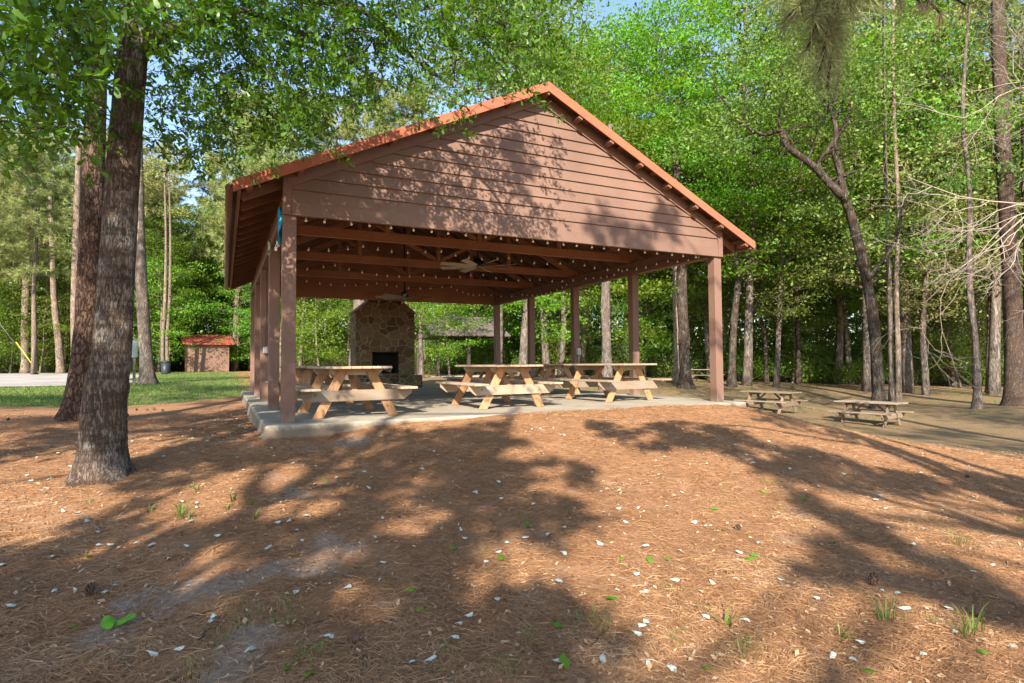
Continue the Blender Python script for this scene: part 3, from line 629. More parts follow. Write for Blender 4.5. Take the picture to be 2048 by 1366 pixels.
# body with a real opening: left pier, right pier, lintel, back
m.box((-fw, 0, 0), (-ow, fd, oz1)); m.box((ow, 0, 0), (fw, fd, oz1)); m.box((-ow, dp, 0), (ow, fd, oz1)); m.box((-ow, 0, 0), (ow, dp-.002, oz0))
m.prism([(-fw, oz1+.0005), (fw, oz1+.0005), (fw, fh), (0.62, fh+0.40), (-0.62, fh+0.40), (-fw, fh)], 'y', 0, fd)
m.build('masonry_body', M['stone'], fp, bevel=0.015)
MB().box((-0.60, 0.08, fh+0.401), (0.60, fd-0.08, 7.0)).build('chimney', M['stone'], fp, bevel=0.02)
for s in (-1, 1):
    MB().beam((s*0.60, fd/2, fh+0.425), (s*(fw+0.04), fd/2, fh+0.02), fd+0.06, 0.05).build('shoulder_cap', M['rafter'], fp, bevel=0.01)
MB().box((-fw-0.10, -0.55, -0.0), (fw+0.12, -0.001, 0.44)).build('hearth', M['stone'], fp, bevel=0.02)
m = MB().box((-ow+.004, 0.05, oz0+.003), (-ow+.02, dp-.01, oz1-.01)); m.box((ow-.02, 0.05, oz0+.003), (ow-.004, dp-.01, oz1-.01)); m.box((-ow+.021, dp-.025, oz0+.003), (ow-.021, dp-.006, oz1-.01)); m.box((-ow+.021, .05, oz1-.03), (ow-.021, dp-.026, oz1-.01)); m.box((-ow+.021, .05, oz0+.004), (ow-.021, dp-.026, oz0+.02))
m.build('firebox', M['black'], fp)
rr = random.Random(2); m = MB()
for i in range(9): m.tube([(rr.uniform(-.3, .3), rr.uniform(.1, .4), oz0+.06+rr.uniform(0, .12)), (rr.uniform(-.3, .3), rr.uniform(.1, .4), oz0+.06+rr.uniform(0, .22))], rr.uniform(.02, .05), 7)
m.build('charred_logs', M['dead'], fp)
# ------------------------------------------------------------------ picnic tables
def picnic_table(mt, ml, mbx):
    r = bpy.data.objects.new('picnic_table', None); col.objects.link(r); hl = 1.02
    m = MB(); n = 6; w_ = 0.96/n
    rr = random.Random(4)
    for i in range(n):
        x = -0.48+i*w_; e = rr.uniform(-.006, .006); m.box((x+.004, -hl+e, 0.762), (x+w_-.004, hl+e, 0.80))
    m.build('tabletop', mt, r, bevel=0.006)
    for s in (-1, 1):
        m = MB()
        for i in range(2): x = s*0.76-0.145+i*0.147; m.box((x, -hl+.002, 0.43), (x+0.142, hl, 0.468))
        m.build('bench', mt, r, bevel=0.006)
    for e in (-1, 1):
        y = e*0.68
        for s in (-1, 1):
            # slanted leg, ends cut level
            dx = 0.40/0.76; hw = 0.082
            m = MB().prism([(s*(0.20-hw), 0.761), (s*(0.20+hw), 0.761), (s*(0.60+hw), 0), (s*(0.60-hw), 0)], 'y', y-0.019, y+0.019)
            m.build('leg', ml, r, bevel=0.004)
        yb = y+e*0.039
        bl = 0.90
        MB().prism([(-bl, 0.429), (bl, 0.429), (bl, 0.36), (bl-0.13, 0.255), (-bl+0.13, 0.255), (-bl, 0.36)], 'y', yb-0.019, yb+0.019).build('bench_support', mbx, r, bevel=0.004)
        yi = y-e*0.039
        MB().prism([(-0.42, 0.761), (0.42, 0.761), (0.42, 0.72), (0.36, 0.66), (-0.36, 0.66), (-0.42, 0.72)], 'y', yi-0.019, yi+0.019).build('top_support', mbx, r, bevel=0.004)
        MB().beam((0, y-e*0.05, 0.34), (0, e*0.18, 0.74), 0.085, 0.038).build('diagonal_brace', ml, r, bevel=0.003)
    return r
proto_in = picnic_table(M['top_y'], M['leg_z'], M['brace_x']); proto_out = picnic_table(M['old_y'], M['old_z'], M['old_z'])
gi = 'wooden picnic tables standing on the pavilion slab'
tabs = [(1.12, 1.12, TH+0.05, 'wooden picnic table nearest the front left post of the pavilion'), (4.05, 1.42, TH+0.02, 'wooden picnic table at the middle of the slab front'),
        (6.95, 1.75, TH+0.10, 'wooden picnic table on the right part of the slab with grey bench support'), (1.00, 3.9, TH, 'second picnic table in the left row, just behind the nearest one'),
        (1.0, 6.5, TH, 'farthest picnic table in the left row under the pavilion'), (5.6, 5.3, TH+.03, 'shaded picnic table seen through the legs of the middle table'), (7.05, 4.8, TH, 'shaded picnic table behind the right one near the third right post')]
for i, (x, y, rz, lb) in enumerate(tabs):
    o = proto_in if i == 0 else copy_tree(proto_in); o.location = tuple(bw(x, y, 0.004)); o.rotation_euler = (0, 0, rz); tag(o, lb, 'picnic table', gi)
def out_table(o, px, py, d, rz, lb):
    p = at(px, py, d); z = gz(p[0], p[1]); o.location = (p[0], p[1], z); o.rotation_euler = (0, 0, rz); tag(o, lb, 'picnic table', 'weathered picnic tables on the ground right of the pavilion')
ot = [(1541, 824, 23.0, 0.62, 'weathered picnic table on bare ground just right of the pavilion corner'), (1741, 845, 20.6, 0.62, 'weathered picnic table in front of the crooked oak trunk'), (1408, 770, 37, 0.9, 'small far picnic table at the wood edge beside the thick dark trunk')]
for i, (px, py, d, rz, lb) in enumerate(ot):
    o = proto_out if i == 0 else copy_tree(proto_out); out_table(o, px, py, d, rz, lb)
# ------------------------------------------------------------------ foliage helpers
def unit(v): return v/np.maximum(np.linalg.norm(v, axis=-1, keepdims=True), 1e-9)
def leaf_geo(C, size, wid=0.45, up=0.8, r=rng, droop=0.3, out=None):
    """diamond leaves, folded along the midrib; returns V, Q"""
    N = len(C); s = size*(0.65+0.7*r.random((N, 1)))
    nrm = unit(r.normal(size=(N, 3))+np.array([0, 0, up]))
    a = unit(np.cross(nrm, r.normal(size=(N, 3)))) if out is None else unit(out+r.normal(size=(N, 3))*0.5)
    a = a-np.array([0, 0, droop]); a = unit(a); b = unit(np.cross(nrm, a)); nn = np.cross(a, b)
    V = np.stack([C-a*s*0.5, C+a*s*0.08+b*s*wid*0.5+nn*s*0.06, C+a*s*0.5, C+a*s*0.08-b*s*wid*0.5+nn*s*0.06], 1).reshape(-1, 3)
    return V, np.arange(N*4).reshape(N, 4)
def obovate_geo(C, A, size, r=rng, wid=0.36, up=1.2):
    """rounder leaf (narrow base, wide tip) of 3 quads pointing along A"""
    N = len(C); s = size*(0.7+0.6*r.random((N, 1))); nrm = unit(r.normal(size=(N, 3))*0.7+np.array([0, 0, up]))
    a = unit(A); b = unit(np.cross(nrm, a)); nn = np.cross(a, b); w = s*wid
    P = [C, C+a*s*.3+b*w*.22, C+a*s*.3-b*w*.22, C+a*s*.7+b*w*.5+nn*s*.03, C+a*s*.7-b*w*.5+nn*s*.03, C+a*s*.93+b*w*.28, C+a*s*.93-b*w*.28]
    V = np.stack(P, 1).reshape(-1, 3); k = np.arange(N)[:, None]*7
    Q = np.concatenate([k+np.array([[0, 2, 1, 1]]), k+np.array([[1, 2, 4, 3]]), k+np.array([[3, 4, 6, 5]])])
    T = np.concatenate([k+np.array([[0, 2, 1]]), k+np.array([[1, 2, 4]]), k+np.array([[1, 4, 3]]), k+np.array([[3, 4, 6]]), k+np.array([[3, 6, 5]])]); ids = np.tile(np.arange(N), 5)
    return V, T, ids
def needle_geo(C, Dv, L, w, per, r=rng, spread=0.9):
    """bursts of thin needles: C tuft centres, Dv tuft directions"""
    N = len(C); C2 = np.repeat(C, per, 0); d = unit(np.repeat(Dv, per, 0)+r.normal(size=(N*per, 3))*spread)
    l = L*(0.7+0.5*r.random((N*per, 1))); b = unit(np.cross(d, r.normal(size=(N*per, 3)))); tip = C2+d*l+np.array([0, 0, -1])*l*0.12
    V = np.stack([C2-b*w*.5, C2+b*w*.5, tip], 1).reshape(-1, 3); return V, np.arange(N*per*3).reshape(-1, 3)
def jitter_rnd(C, cell=1.2, seed=0, amp=0.35):
    """leaf value: its own tone plus that of its spray"""
    return np.clip(rng.random(len(C))*(1-amp)+vnoise(C[:, 0]+C[:, 2]*.7+50, C[:, 1]+C[:, 2]*.6+50, cell, seed)*amp, 0, 1)
def wander(p0, p1, n, amp, r):
    p0, p1 = np.array(p0, float), np.array(p1, float); out = []; ph = r.random(6)*6.28
    for i in range(n+1):
        t = i/n; e = math.sin(PI*t)
        out.append(p0+(p1-p0)*t+amp*e*np.array([math.sin(5*t+ph[0])+.5*math.sin(11*t+ph[3]), math.sin(4*t+ph[1])+.5*math.sin(9*t+ph[4]), .6*math.sin(6*t+ph[2])]))
    return out
def broad_parts(h, hb, rad, leaf, nl, per, seed, flat_=0.28, trunk_r=0.16, tiers=True, up=0.9, wid=0.5, clump=0.55):
    r = np.random.default_rng(seed); m = MB(); tp = wander((0, 0, -0.3), (r.normal()*.5, r.normal()*.5, h*0.96), 10, h*0.012, r)
    m.tube(tp, [trunk_r*(1.25 if i == 0 else 1)*(1-0.085*i) for i in range(11)], 8)
    Cs = []
    for i in range(nl):
        t = (i+r.random())/nl; z = hb+(h*0.97-hb)*t; prof = math.sin(PI*(0.12+0.80*(1-t)))**0.7; L = rad*prof*(0.6+0.55*r.random()); az = i*2.4+r.normal()*.4
        k = z/h*10; j = min(int(k), 9); b = tp[j]+(tp[j+1]-tp[j])*(k-j); e = b+np.array([math.cos(az)*L, math.sin(az)*L, L*(0.15+0.35*r.random())*(1 if t < .8 else 2)])
        br = wander(b, e, 5, L*0.05, r); m.tube(br, [max(0.012, trunk_r*0.30*(1-.16*q)) for q in range(6)], 5, False)
        nc = max(2, int(L/0.55))
        for q in range(nc):
            f = 0.30+0.75*(q+r.random())/nc; p = b+(e-b)*f; side = np.array([-math.sin(az), math.cos(az), 0])*r.normal()*L*0.22; c = p+side+np.array([0, 0, r.normal()*.12])
            if q % 2 == 0: m.tube([b+(e-b)*max(0.2, f-.25), c], [0.02, 0.008], 4, False)
            Cs.append(c)
    Cs = np.array(Cs); n = len(Cs)*per; idx = np.repeat(np.arange(len(Cs)), per)
    sc3 = clump*(0.7+0.6*r.random((len(Cs), 1)))[idx]; off = r.normal(size=(n, 3))*np.array([1, 1, flat_])*sc3; off[:, 2] -= 0.10*(off[:, 0]**2+off[:, 1]**2)
    P = Cs[idx]+off; V, Q = leaf_geo(P, leaf, wid, up, r)
    tone = np.clip(r.random(n)*0.35+0.65*r.random(len(Cs))[idx], 0, 1)
    return m, V, Q, tone
def pine_parts(h, hb, rad, seed, ntuft=10, L=0.30, w=0.022, per=12, trunk_r=0.24, nl=26):
    r = np.random.default_rng(seed); m = MB(); tp = wander((0, 0, -0.3), (r.normal()*.6, r.normal()*.6, h), 12, h*0.006, r)
    m.tube(tp, [trunk_r*(1.35 if i == 0 else 1)*(1-0.07*i) for i in range(13)], 9)
    C = []; Dr = []
    for i in range(nl):
        t = (i+r.random())/nl; z = hb+(h*0.985-hb)*t; L_ = rad*(1-0.75*t)*(0.6+0.6*r.random())+0.4; az = i*2.4+r.normal()*.5
        k = z/h*12; j = min(int(k), 11); b = tp[j]+(tp[j+1]-tp[j])*(k-j); e = b+np.array([math.cos(az)*L_, math.sin(az)*L_, L_*(0.05+0.4*t+.15*r.normal())])
        m.tube(wander(b, e, 4, L_*.05, r), [0.05, .04, .03, .02, .012], 4, False)
        for q in range(ntuft):
            f = 0.25+0.78*r.random(); p = b+(e-b)*f; o = np.array([-math.sin(az), math.cos(az), 0.15])*r.normal()*L_*0.30*f+np.array([0, 0, r.normal()*.15])
            C.append(p+o); Dr.append(np.array([math.cos(az), math.sin(az), 0.4])*0.7+o*0.3)
            if q % 3 == 0: m.tube([b+(e-b)*f*.8, p+o], [0.015, 0.006], 3, False)
    C = np.array(C); Dr = np.array(Dr); V, Q = needle_geo(C, Dr, L, w, per, r); tone = np.clip(np.repeat(r.random(len(C)), per)*.5+r.random(len(Q))*.5, 0, 1)
    return m, V, Q, tone
def tree_thing(name, parts, bmat, lmat, label, cat, group=None, loc=(0, 0, 0), s=1.0, rz=0.0):
    m, V, Q, tone = parts; o = empty(name, loc, rz, label, cat, group); o.scale = (s, s, s)
    m.build('trunk', bmat, o, True); put('crown', np_mesh('crown', V, Q, lmat, tone), o); return o
def place(o, x, y, s=1, rz=0, label=None, group=None, mat=None, bmat=None):
    c = copy_tree(o); c.location = (x, y, gz(x, y)-0.05); c.rotation_euler = (0, 0, rz); c.scale = (s, s, s)
    if label: c['label'] = label
    if group: c['group'] = group
    for ch in c.children:
        mm = mat if ch.name.startswith('crown') else bmat
        if mm: ch.material_slots[0].link = 'OBJECT'; ch.material_slots[0].material = mm
    return c
P_under = [broad_parts(8.5, 1.0, 3.0, 0.16, 28, 80, 11+i, trunk_r=0.10, clump=0.5) for i in range(3)]
P_tall = [broad_parts(19, 4.5, 4.6, 0.17, 50, 84, 21+i, trunk_r=0.2, clump=0.62) for i in range(3)]
P_pine = [pine_parts(23, 9+3*i, 4.2, 31+i, ntuft=26, nl=48, L=0.50, w=0.05, per=18) for i in range(3)]
P_thin = [broad_parts(13, 6.5, 1.8, 0.17, 14, 30, 41+i, trunk_r=0.075) for i in range(2)]
def mk_inst(name, parts, bmat, lmat, lab, cat, grp):
    """builds the meshes once; returns a function that places one tree"""
    m, V, Q, tone = parts; tm = m.mesh('trunk', bmat, True); cm = np_mesh('crown', V, Q, lmat, tone)
    def f(x, y, s=1.0, rz=0.0, lmat2=None, bmat2=None, label=None, group=None, sz=1.0):
        o = empty(name, (x, y, gz(x, y)-0.05), rz, label or lab, cat, group or grp); o.scale = (s, s, s*sz)
        a = put('trunk', tm, o); b = put('crown', cm, o)
        for ob, mm in ((a, bmat2), (b, lmat2)):
            if mm: ob.material_slots[0].link = 'OBJECT'; ob.material_slots[0].material = mm
        return o
    return f
F_under = [mk_inst('young_tree', p, M['bark_far'], M['leaf_bright'], 'young broadleaf tree with bright green leaves at the wood edge', 'tree', 'young bright trees in the wood behind') for p in P_under]
F_tall = [mk_inst('broadleaf_tree', p, M['bark_grey'], M['leaf_mid'], 'tall leafy tree standing in the wood behind', 'tree', 'tall leafy trees in the wood behind') for p in P_tall]
F_pine = [mk_inst('pine_tree', p, M['bark_far'], M['needle'], 'tall pine with a pale straight trunk in the wood behind', 'tree', 'pines in the wood behind') for p in P_pine]
F_thin = [mk_inst('slender_tree', p, M['bark_far'], M['leaf_olive'], 'slender pale stem with a small crown in the wood behind', 'tree', 'slender pale stems in the wood behind') for p in P_thin]
r3 = random.Random(12)
def pxx(px, d): return at(px, 700, d)[0]
LM = [None, M['leaf_mid'], M['leaf_olive'], M['leaf_bright']]
# rows of the wood; x given by photo column so that density follows the view, each row deeper
for i in range(26):      # young trees on the edge
    px = -80+i*86+r3.uniform(-35, 35); d = 47+r3.uniform(0, 6)+(-3 if px > 1300 else 0)
    if 330 < px < 470: d += 7
    F_under[i % 3](pxx(px, d), d, r3.uniform(0.75, 1.25), r3.uniform(0, 6.28), LM[r3.choice([0, 0, 1, 3, 0])])
for i in range(30):
    px = -120+i*78+r3.uniform(-35, 35); d = 55+r3.uniform(0, 9)
    F_under[i % 3](pxx(px, d), d, r3.uniform(1.0, 1.7), r3.uniform(0, 6.28), LM[r3.choice([0, 1, 2, 1])])
for i in range(30):
    px = -120+i*78+r3.uniform(-35, 35); d = 50+r3.uniform(0, 26)
    if px < 900: F_pine[i % 3](pxx(px, d), d, r3.uniform(0.72, 0.95), r3.uniform(0, 6.28))
    else: (F_tall if i % 3 else F_pine)[i % 3](pxx(px, d), d, r3.uniform(0.95, 1.3), r3.uniform(0, 6.28), None if i % 3 == 0 else LM[r3.choice([0, 1, 2])])
for i in range(28):
    px = -120+i*84+r3.uniform(-35, 35); d = 72+r3.uniform(0, 22)
    f = F_pine if (px < 900 and i % 2) else F_tall
    f[i % 3](pxx(px, d), d, r3.uniform(0.85, 1.05) if px < 900 else r3.uniform(1.1, 1.6), r3.uniform(0, 6.28))
for i in range(64):
    px = -40+i*33+r3.uniform(-20, 20); d = 46+r3.uniform(0, 22)
    if 330 < px < 470: d += 8
    F_thin[i % 2](pxx(px, d), d, r3.uniform(0.7, 1.5), r3.uniform(0, 6.28), None, M['bark_far'] if r3.random() < .6 else M['bark_grey'])
# distant wood as one mass
n = 90000; th_ = rng.uniform(-1.0, 1.0, n); dd = rng.uniform(88, 125, n); zz = rng.random(n)**1.7*21
Pd = np.stack([np.tan(th_)*dd, dd, zz+0.2], 1); keep = (vnoise(Pd[:, 0]+500, Pd[:, 2]*1.4+dd*.3+500, 3.2, 9) > 0.30) | (Pd[:, 2] < 5); Pd = Pd[keep]
V, Q = leaf_geo(Pd, 0.75, 0.6, 0.5)
tag(put('distant_wood', np_mesh('distant_wood', V, Q, M['leaf_mid'], rng.random(len(Q)))), 'dense green wood far behind the clearing', 'wood', kind='stuff')
# shrubs on the wood edge
def shrub_parts(h, rad, n, leaf, seed):
    r = np.random.default_rng(seed); m = MB(); Cs = []
    for i in range(n):
        az = r.random()*6.28; q = r.random()**.5; e = np.array([math.cos(az)*rad*q, math.sin(az)*rad*q, h*(0.25+0.75*r.random())*(1-.45*q*q)])
        m.tube(wander((e[0]*.15, e[1]*.15, -.1), e, 4, .08, r), [.02, .016, .012, .008, .005], 4, False); Cs.append(e)
        Cs.append(e*np.array([.85, .85, .7]))
    Cs = np.array(Cs); per = 40; idx = np.repeat(np.arange(len(Cs)), per); P = Cs[idx]+r.normal(size=(len(idx), 3))*np.array([.28, .28, .16]); V, Q = leaf_geo(P, leaf, .45, .7, r)
    return m, V, Q, np.clip(r.random(len(Q))*.6+.4*r.random(len(Cs))[idx], 0, 1)
F_shrub = []
for i in range(3):
    m, V, Q, tone = shrub_parts(2.2, 1.7, 34, 0.13, 51+i); tm = m.mesh('stems', M['bark_grey'], True); cm = np_mesh('foliage', V, Q, M['shrub'], tone)
    def f(x, y, s, rz, lab='leafy shrub on the edge of the wood', mat=None, grp='shrubs along the wood edge', tm=tm, cm=cm):
        o = empty('shrub', (x, y, gz(x, y)-.05), rz, lab, 'shrub', grp); o.scale = (s*1.15, s, s); put('stems', tm, o); b = put('foliage', cm, o)
        if mat: b.material_slots[0].link = 'OBJECT'; b.material_slots[0].material = mat
    F_shrub.append(f)
for i in range(62):
    px = -60+i*36+r3.uniform(-15, 15); d = (45.5 if px < 1250 else 43.5)+r3.uniform(0, 3.5)
    if 320 < px < 540: d += 9
    F_shrub[i % 3](pxx(px, d), d, r3.uniform(0.55, 1.1) if px < 1250 else r3.uniform(.9, 1.5), r3.uniform(0, 6.28), mat=M['leaf_bright'] if r3.random() < .25 else (M['leaf_mid'] if r3.random() < .4 else None))
for i in range(40):
    px = -80+i*56+r3.uniform(-15, 15); d = 60+r3.uniform(0, 8)
    F_shrub[i % 3](pxx(px, d), d, r3.uniform(1.9, 2.8), r3.uniform(0, 6.28), mat=M['leaf_mid'])
for i in range(34):
    px = -60+i*66+r3.uniform(-15, 15); d = 50+r3.uniform(0, 5)
    F_shrub[i % 3](pxx(px, d), d, r3.uniform(1.2, 2.0), r3.uniform(0, 6.28), mat=M['leaf_mid'])
# ------------------------------------------------------------------ individual trees
def trunk_from_px(pts, widths, d, mat, name, label, group=None, n=14, dd=None, base_z=None, extra=None, cat='tree', flare=1.0, rough=0.04, seg=6):
    """pts: photo points from base upwards at distance d (or list), widths in px"""
    ds = [d]*len(pts) if dd is None else dd
    W_ = [at(px, py, q) for (px, py), q in zip(pts, ds)]; cs = math.cos(math.atan((pts[0][0]-1024)/F)); rad = [w_*q*cs/F/2 for w_, q in zip(widths, ds)]
    b = W_[0].copy(); g = gz(b[0], b[1]); b[2] = g-0.12; W_[0] = b
    # resample with Catmull-Rom
    P = np.array(W_); Rr = np.array(rad); out = []; ro = []
    for i in range(len(P)-1):
        p0, p1, p2, p3 = P[max(i-1, 0)], P[i], P[i+1], P[min(i+2, len(P)-1)]
        for j in range(seg):
            t = j/seg; out.append(0.5*((2*p1)+(-p0+p2)*t+(2*p0-5*p1+4*p2-p3)*t*t+(-p0+3*p1-3*p2+p3)*t**3)); ro.append(Rr[i]*(1-t)+Rr[i+1]*t)
    out.append(P[-1]); ro.append(Rr[-1]); org = np.array([b[0], b[1], g])
    return [o-org for o in out], ro, org
def ld_len(lp, ds): return sum(math.hypot(lp[i+1][0]-lp[i][0], lp[i+1][1]-lp[i][1]) for i in range(len(lp)-1))*ds[0]/F
def rough_tube(path, rad, n, seed, amp=0.05, flare=0.0, flare_h=0.4):
    r = np.random.default_rng(seed); m = MB(); m.tube(path, rad, n, True); ph = r.random(8)*6.28; nv = []
    L = len(path)
    for i in range(L):
        c = np.array([float(q) for q in path[i]])
        for k in range(n):
            p = np.array(m.v[i*n+k]); a = 2*PI*k/n; z = c[2]
            f = 1+amp*(math.sin(3*a+ph[0]+z*.8)+.7*math.sin(5*a+ph[1]-z*1.7)+.5*math.sin(9*a+ph[2]+z*3)+.6*math.sin(2*a+ph[3]+z*2.2)+r.normal()*.5)
            if flare: f += flare*math.exp(-max(z, 0)/flare_h)*(1+.35*math.sin(5*a+ph[4])+.25*math.sin(8*a+ph[5]))
            nv.append(tuple(c+(p-c)*f))
    m.v = nv+m.v[L*n:]; return m
def spec_tree(pts, widths, d, mat, name, label, crown=None, limbs=(), n=14, amp=0.05, flare=0.35, fh=0.4, dd=None, group=None, seed=1, lmat=None, seg=6, cat='tree'):
    path, rad, org = trunk_from_px(pts, widths, d, mat, name, label, dd=dd, seg=seg)
    o = empty(name, org, 0, label, cat, group); rough_tube(path, rad, n, seed, amp, flare, fh).build('trunk', mat, o, True)
    for (lp, lw, ld) in limbs:
        ds = ld if hasattr(ld, '__len__') else [ld]*len(lp)
        W_ = [at(px, py, q)-org for (px, py), q in zip(lp, ds)]; rr_ = [w_*q/F/2 for w_, q in zip(lw, ds)]
        P = np.array(W_); out = []; ro = []
        for i in range(len(P)-1):
            p0, p1, p2, p3 = P[max(i-1, 0)], P[i], P[i+1], P[min(i+2, len(P)-1)]
            for j in range(4):
                t = j/4; out.append(0.5*((2*p1)+(-p0+p2)*t+(2*p0-5*p1+4*p2-p3)*t*t+(-p0+3*p1-3*p2+p3)*t**3)); ro.append(rr_[i]*(1-t)+rr_[i+1]*t)
        out.append(P[-1]); ro.append(rr_[-1]); lm = rough_tube(out, ro, 8, seed+3, 0.05); rb = np.random.default_rng(seed+len(out))
        for q in range(2, len(out), 2):
            b_ = np.array(out[q]); bl_ = .35*ld_len(lp, ds)*(.3+rb.random()); dv = unit(rb.normal(size=3)*.8+np.array([0, -.1, .45])); e_ = b_+dv*bl_
            w1 = wander(b_, e_, 5, bl_*.10, rb); lm.tube(w1, [max(.008, ro[q]*.38*(1-.15*z)) for z in range(6)], 5, False)
            for z in (2, 3, 4): lm.tube(wander(w1[z], np.array(w1[z])+unit(dv+rb.normal(size=3)*.8)*bl_*.4, 3, bl_*.04, rb), [.012, .009, .006, .004], 4, False)
        lm.build('limb', mat, o, True)
    if crown:
        C = []; tn = []
        for (px, py, q, rx, rz_, cnt) in crown['blobs']:
            c = at(px, py, q)-org; k = max(3, cnt//crown.get('per', 60)); cc = c+rng.normal(size=(k, 3))*np.array([rx*.5, rx*.5, rz_*.5])
            idx = np.repeat(np.arange(k), cnt//k); C.append(cc[idx]+rng.normal(size=(len(idx), 3))*np.array([.42, .42, .16])*crown.get('cl', 1)); tn.append(rng.random(k)[idx]*.45+rng.random(len(idx))*.55)
        C = np.concatenate(C); V, Q = leaf_geo(C, crown['leaf'], crown.get('wid', .5), .9)
        put('crown', np_mesh('crown', V, Q, crown['mat'], np.concatenate(tn)), o)
    return o, org
# gnarled and straight trees on the right
spec_tree([(1757, 822), (1756, 780), (1751, 700), (1744, 620), (1730, 540), (1712, 470), (1698, 420), (1680, 385)], [34, 26, 24, 23, 22, 21, 20, 19], 26.2, M['bark_dark'], 'crooked_oak', 'crooked oak leaning left with a twisting limb, behind the right outdoor picnic table',
    limbs=[([(1684, 392), (1655, 362), (1630, 335), (1600, 312), (1572, 290), (1563, 262), (1530, 270), (1495, 255), (1470, 235)], [17, 15, 14, 13, 12, 9, 7, 6, 3], 26), ([(1690, 400), (1682, 350), (1668, 300), (1672, 262), (1660, 215), (1640, 190)], [16, 14, 12, 10, 7, 4], 26), ([(1630, 340), (1665, 285), (1695, 240), (1700, 180)], [9, 7, 5, 3], 26), ([(1565, 285), (1558, 230), (1575, 190), (1560, 130)], [7, 5, 4, 2], 26), ([(1660, 215), (1680, 140), (1670, 60)], [7, 5, 3], 26), ([(1475, 237), (1440, 190), (1420, 140)], [4, 3, 2], 26), ([(1735, 560), (1790, 480), (1810, 400), (1850, 340)], [9, 7, 5, 3], 26)],
    crown=dict(blobs=[(1500, 200, 26, 2.6, 1.2, 1800), (1620, 130, 26, 3, 1.3, 2400), (1720, 250, 27, 2.6, 1.2, 1800), (1430, 280, 26, 2, .9, 1200), (1780, 120, 26, 3, 1.3, 1800), (1640, 420, 27, 1.6, .5, 500), (1780, 450, 27, 2, .7, 900), (1560, 60, 25, 3, 1.2, 1600)], leaf=0.17, mat=M['leaf_mid']), seed=5, amp=.06)
spec_tree([(2031, 814), (2030, 760), (2026, 640), (2019, 500), (2010, 360), (2003, 240), (1998, 120), (1994, -80)], [52, 43, 41, 38, 35, 33, 31, 27], 25, M['bark_pine'], 'pine_tree', 'thick straight pine trunk at the right edge of the picture', seed=6, amp=.03, n=18, flare=.25)
spec_tree([(1954, 818), (1955, 770), (1950, 680), (1941, 600), (1938, 520), (1940, 420), (1935, 330), (1925, 250), (1930, 120), (1940, 10)], [22, 17, 15, 14, 13, 11, 10, 9, 7, 4], 23.5, M['bark_grey'], 'slender_tree', 'slender bent trunk just left of the thick right pine', seed=7,
    crown=dict(blobs=[(1900, 250, 23.5, 1.8, .8, 900), (1960, 330, 24, 1.6, .7, 700), (1880, 380, 24, 1.6, .6, 600)], leaf=.15, mat=M['leaf_mid']))
spec_tree([(1783, 800), (1782, 700), (1778, 560), (1774, 420), (1770, 300), (1768, 100), (1765, -80)], [12, 11, 10, 9, 8, 7, 6], 29, M['bark_grey'], 'slender_tree', 'left stem of the thin pair behind the right outdoor table', seed=8)
spec_tree([(1797, 806), (1796, 700), (1793, 560), (1797, 420), (1790, 280), (1786, 100), (1788, -80)], [13, 12, 10, 9, 8, 7, 6], 28, M['bark_far'], 'slender_tree', 'right stem of the thin pair behind the right outdoor table', seed=9)
spec_tree([(1741, 772), (1740, 650), (1737, 500), (1735, 350), (1730, 180)], [16, 14, 13, 11, 7], 38, M['bark_grey'], 'slender_tree', 'grey trunk directly behind the crooked oak', seed=10)
spec_tree([(1979, 772), (1981, 690), (1985, 560), (1990, 400), (1994, 200), (1996, 0)], [19, 17, 15, 13, 11, 9], 36, M['bark_pine'], 'pine_tree', 'reddish pine trunk between the slender bent trunk and the thick right pine', seed=11)
spec_tree([(2064, 800), (2060, 600), (2056, 380), (2050, 180)], [30, 27, 25, 22], 30, M['bark_dark'], 'pine_tree', 'dark trunk cut off by the right picture edge', seed=12)
spec_tree([(1463, 774), (1464, 730), (1468, 650), (1475, 580), (1480, 545)], [20, 15, 14, 13, 13], 34, M['bark_dark'], 'forked_tree', 'dark forked trunk just right of the pavilion corner post', limbs=[([(1480, 548), (1470, 515), (1466, 470), (1475, 420)], [10, 8, 6, 4], 34), ([(1480, 548), (1500, 520), (1508, 480), (1507, 430), (1520, 380)], [11, 9, 8, 6, 4], 34)], seed=13,
    crown=dict(blobs=[(1530, 420, 34, 2.4, 1.1, 1200), (1450, 470, 35, 2, .8, 900), (1560, 340, 34, 2.4, 1, 1000), (1480, 330, 34, 2.5, 1, 1000)], leaf=.18, mat=M['leaf_bright']))
spec_tree([(1371, 777), (1370, 740), (1367, 660), (1364, 580), (1362, 500), (1356, 400), (1352, 300)], [30, 23, 22, 21, 20, 18, 15], 32, M['bark_dark'], 'broadleaf_tree', 'thick dark trunk seen between the two front right posts', seed=14,
    crown=dict(blobs=[(1350, 300, 32, 3, 1.3, 2200), (1420, 180, 32, 3.4, 1.5, 2600), (1300, 120, 32, 3.4, 1.5, 2600), (1450, 380, 32, 2.5, 1, 1300), (1240, 200, 31, 3, 1.3, 2200), (1180, 90, 31, 3, 1.3, 2000), (1330, 30, 31, 4, 1.5, 2400)], leaf=.19, mat=M['leaf_bright']))
spec_tree([(1353, 772), (1352, 680), (1351, 560), (1350, 440)], [13, 12, 11, 10], 35, M['bark_far'], 'slender_tree', 'pale trunk close behind the thick dark trunk', seed=15)
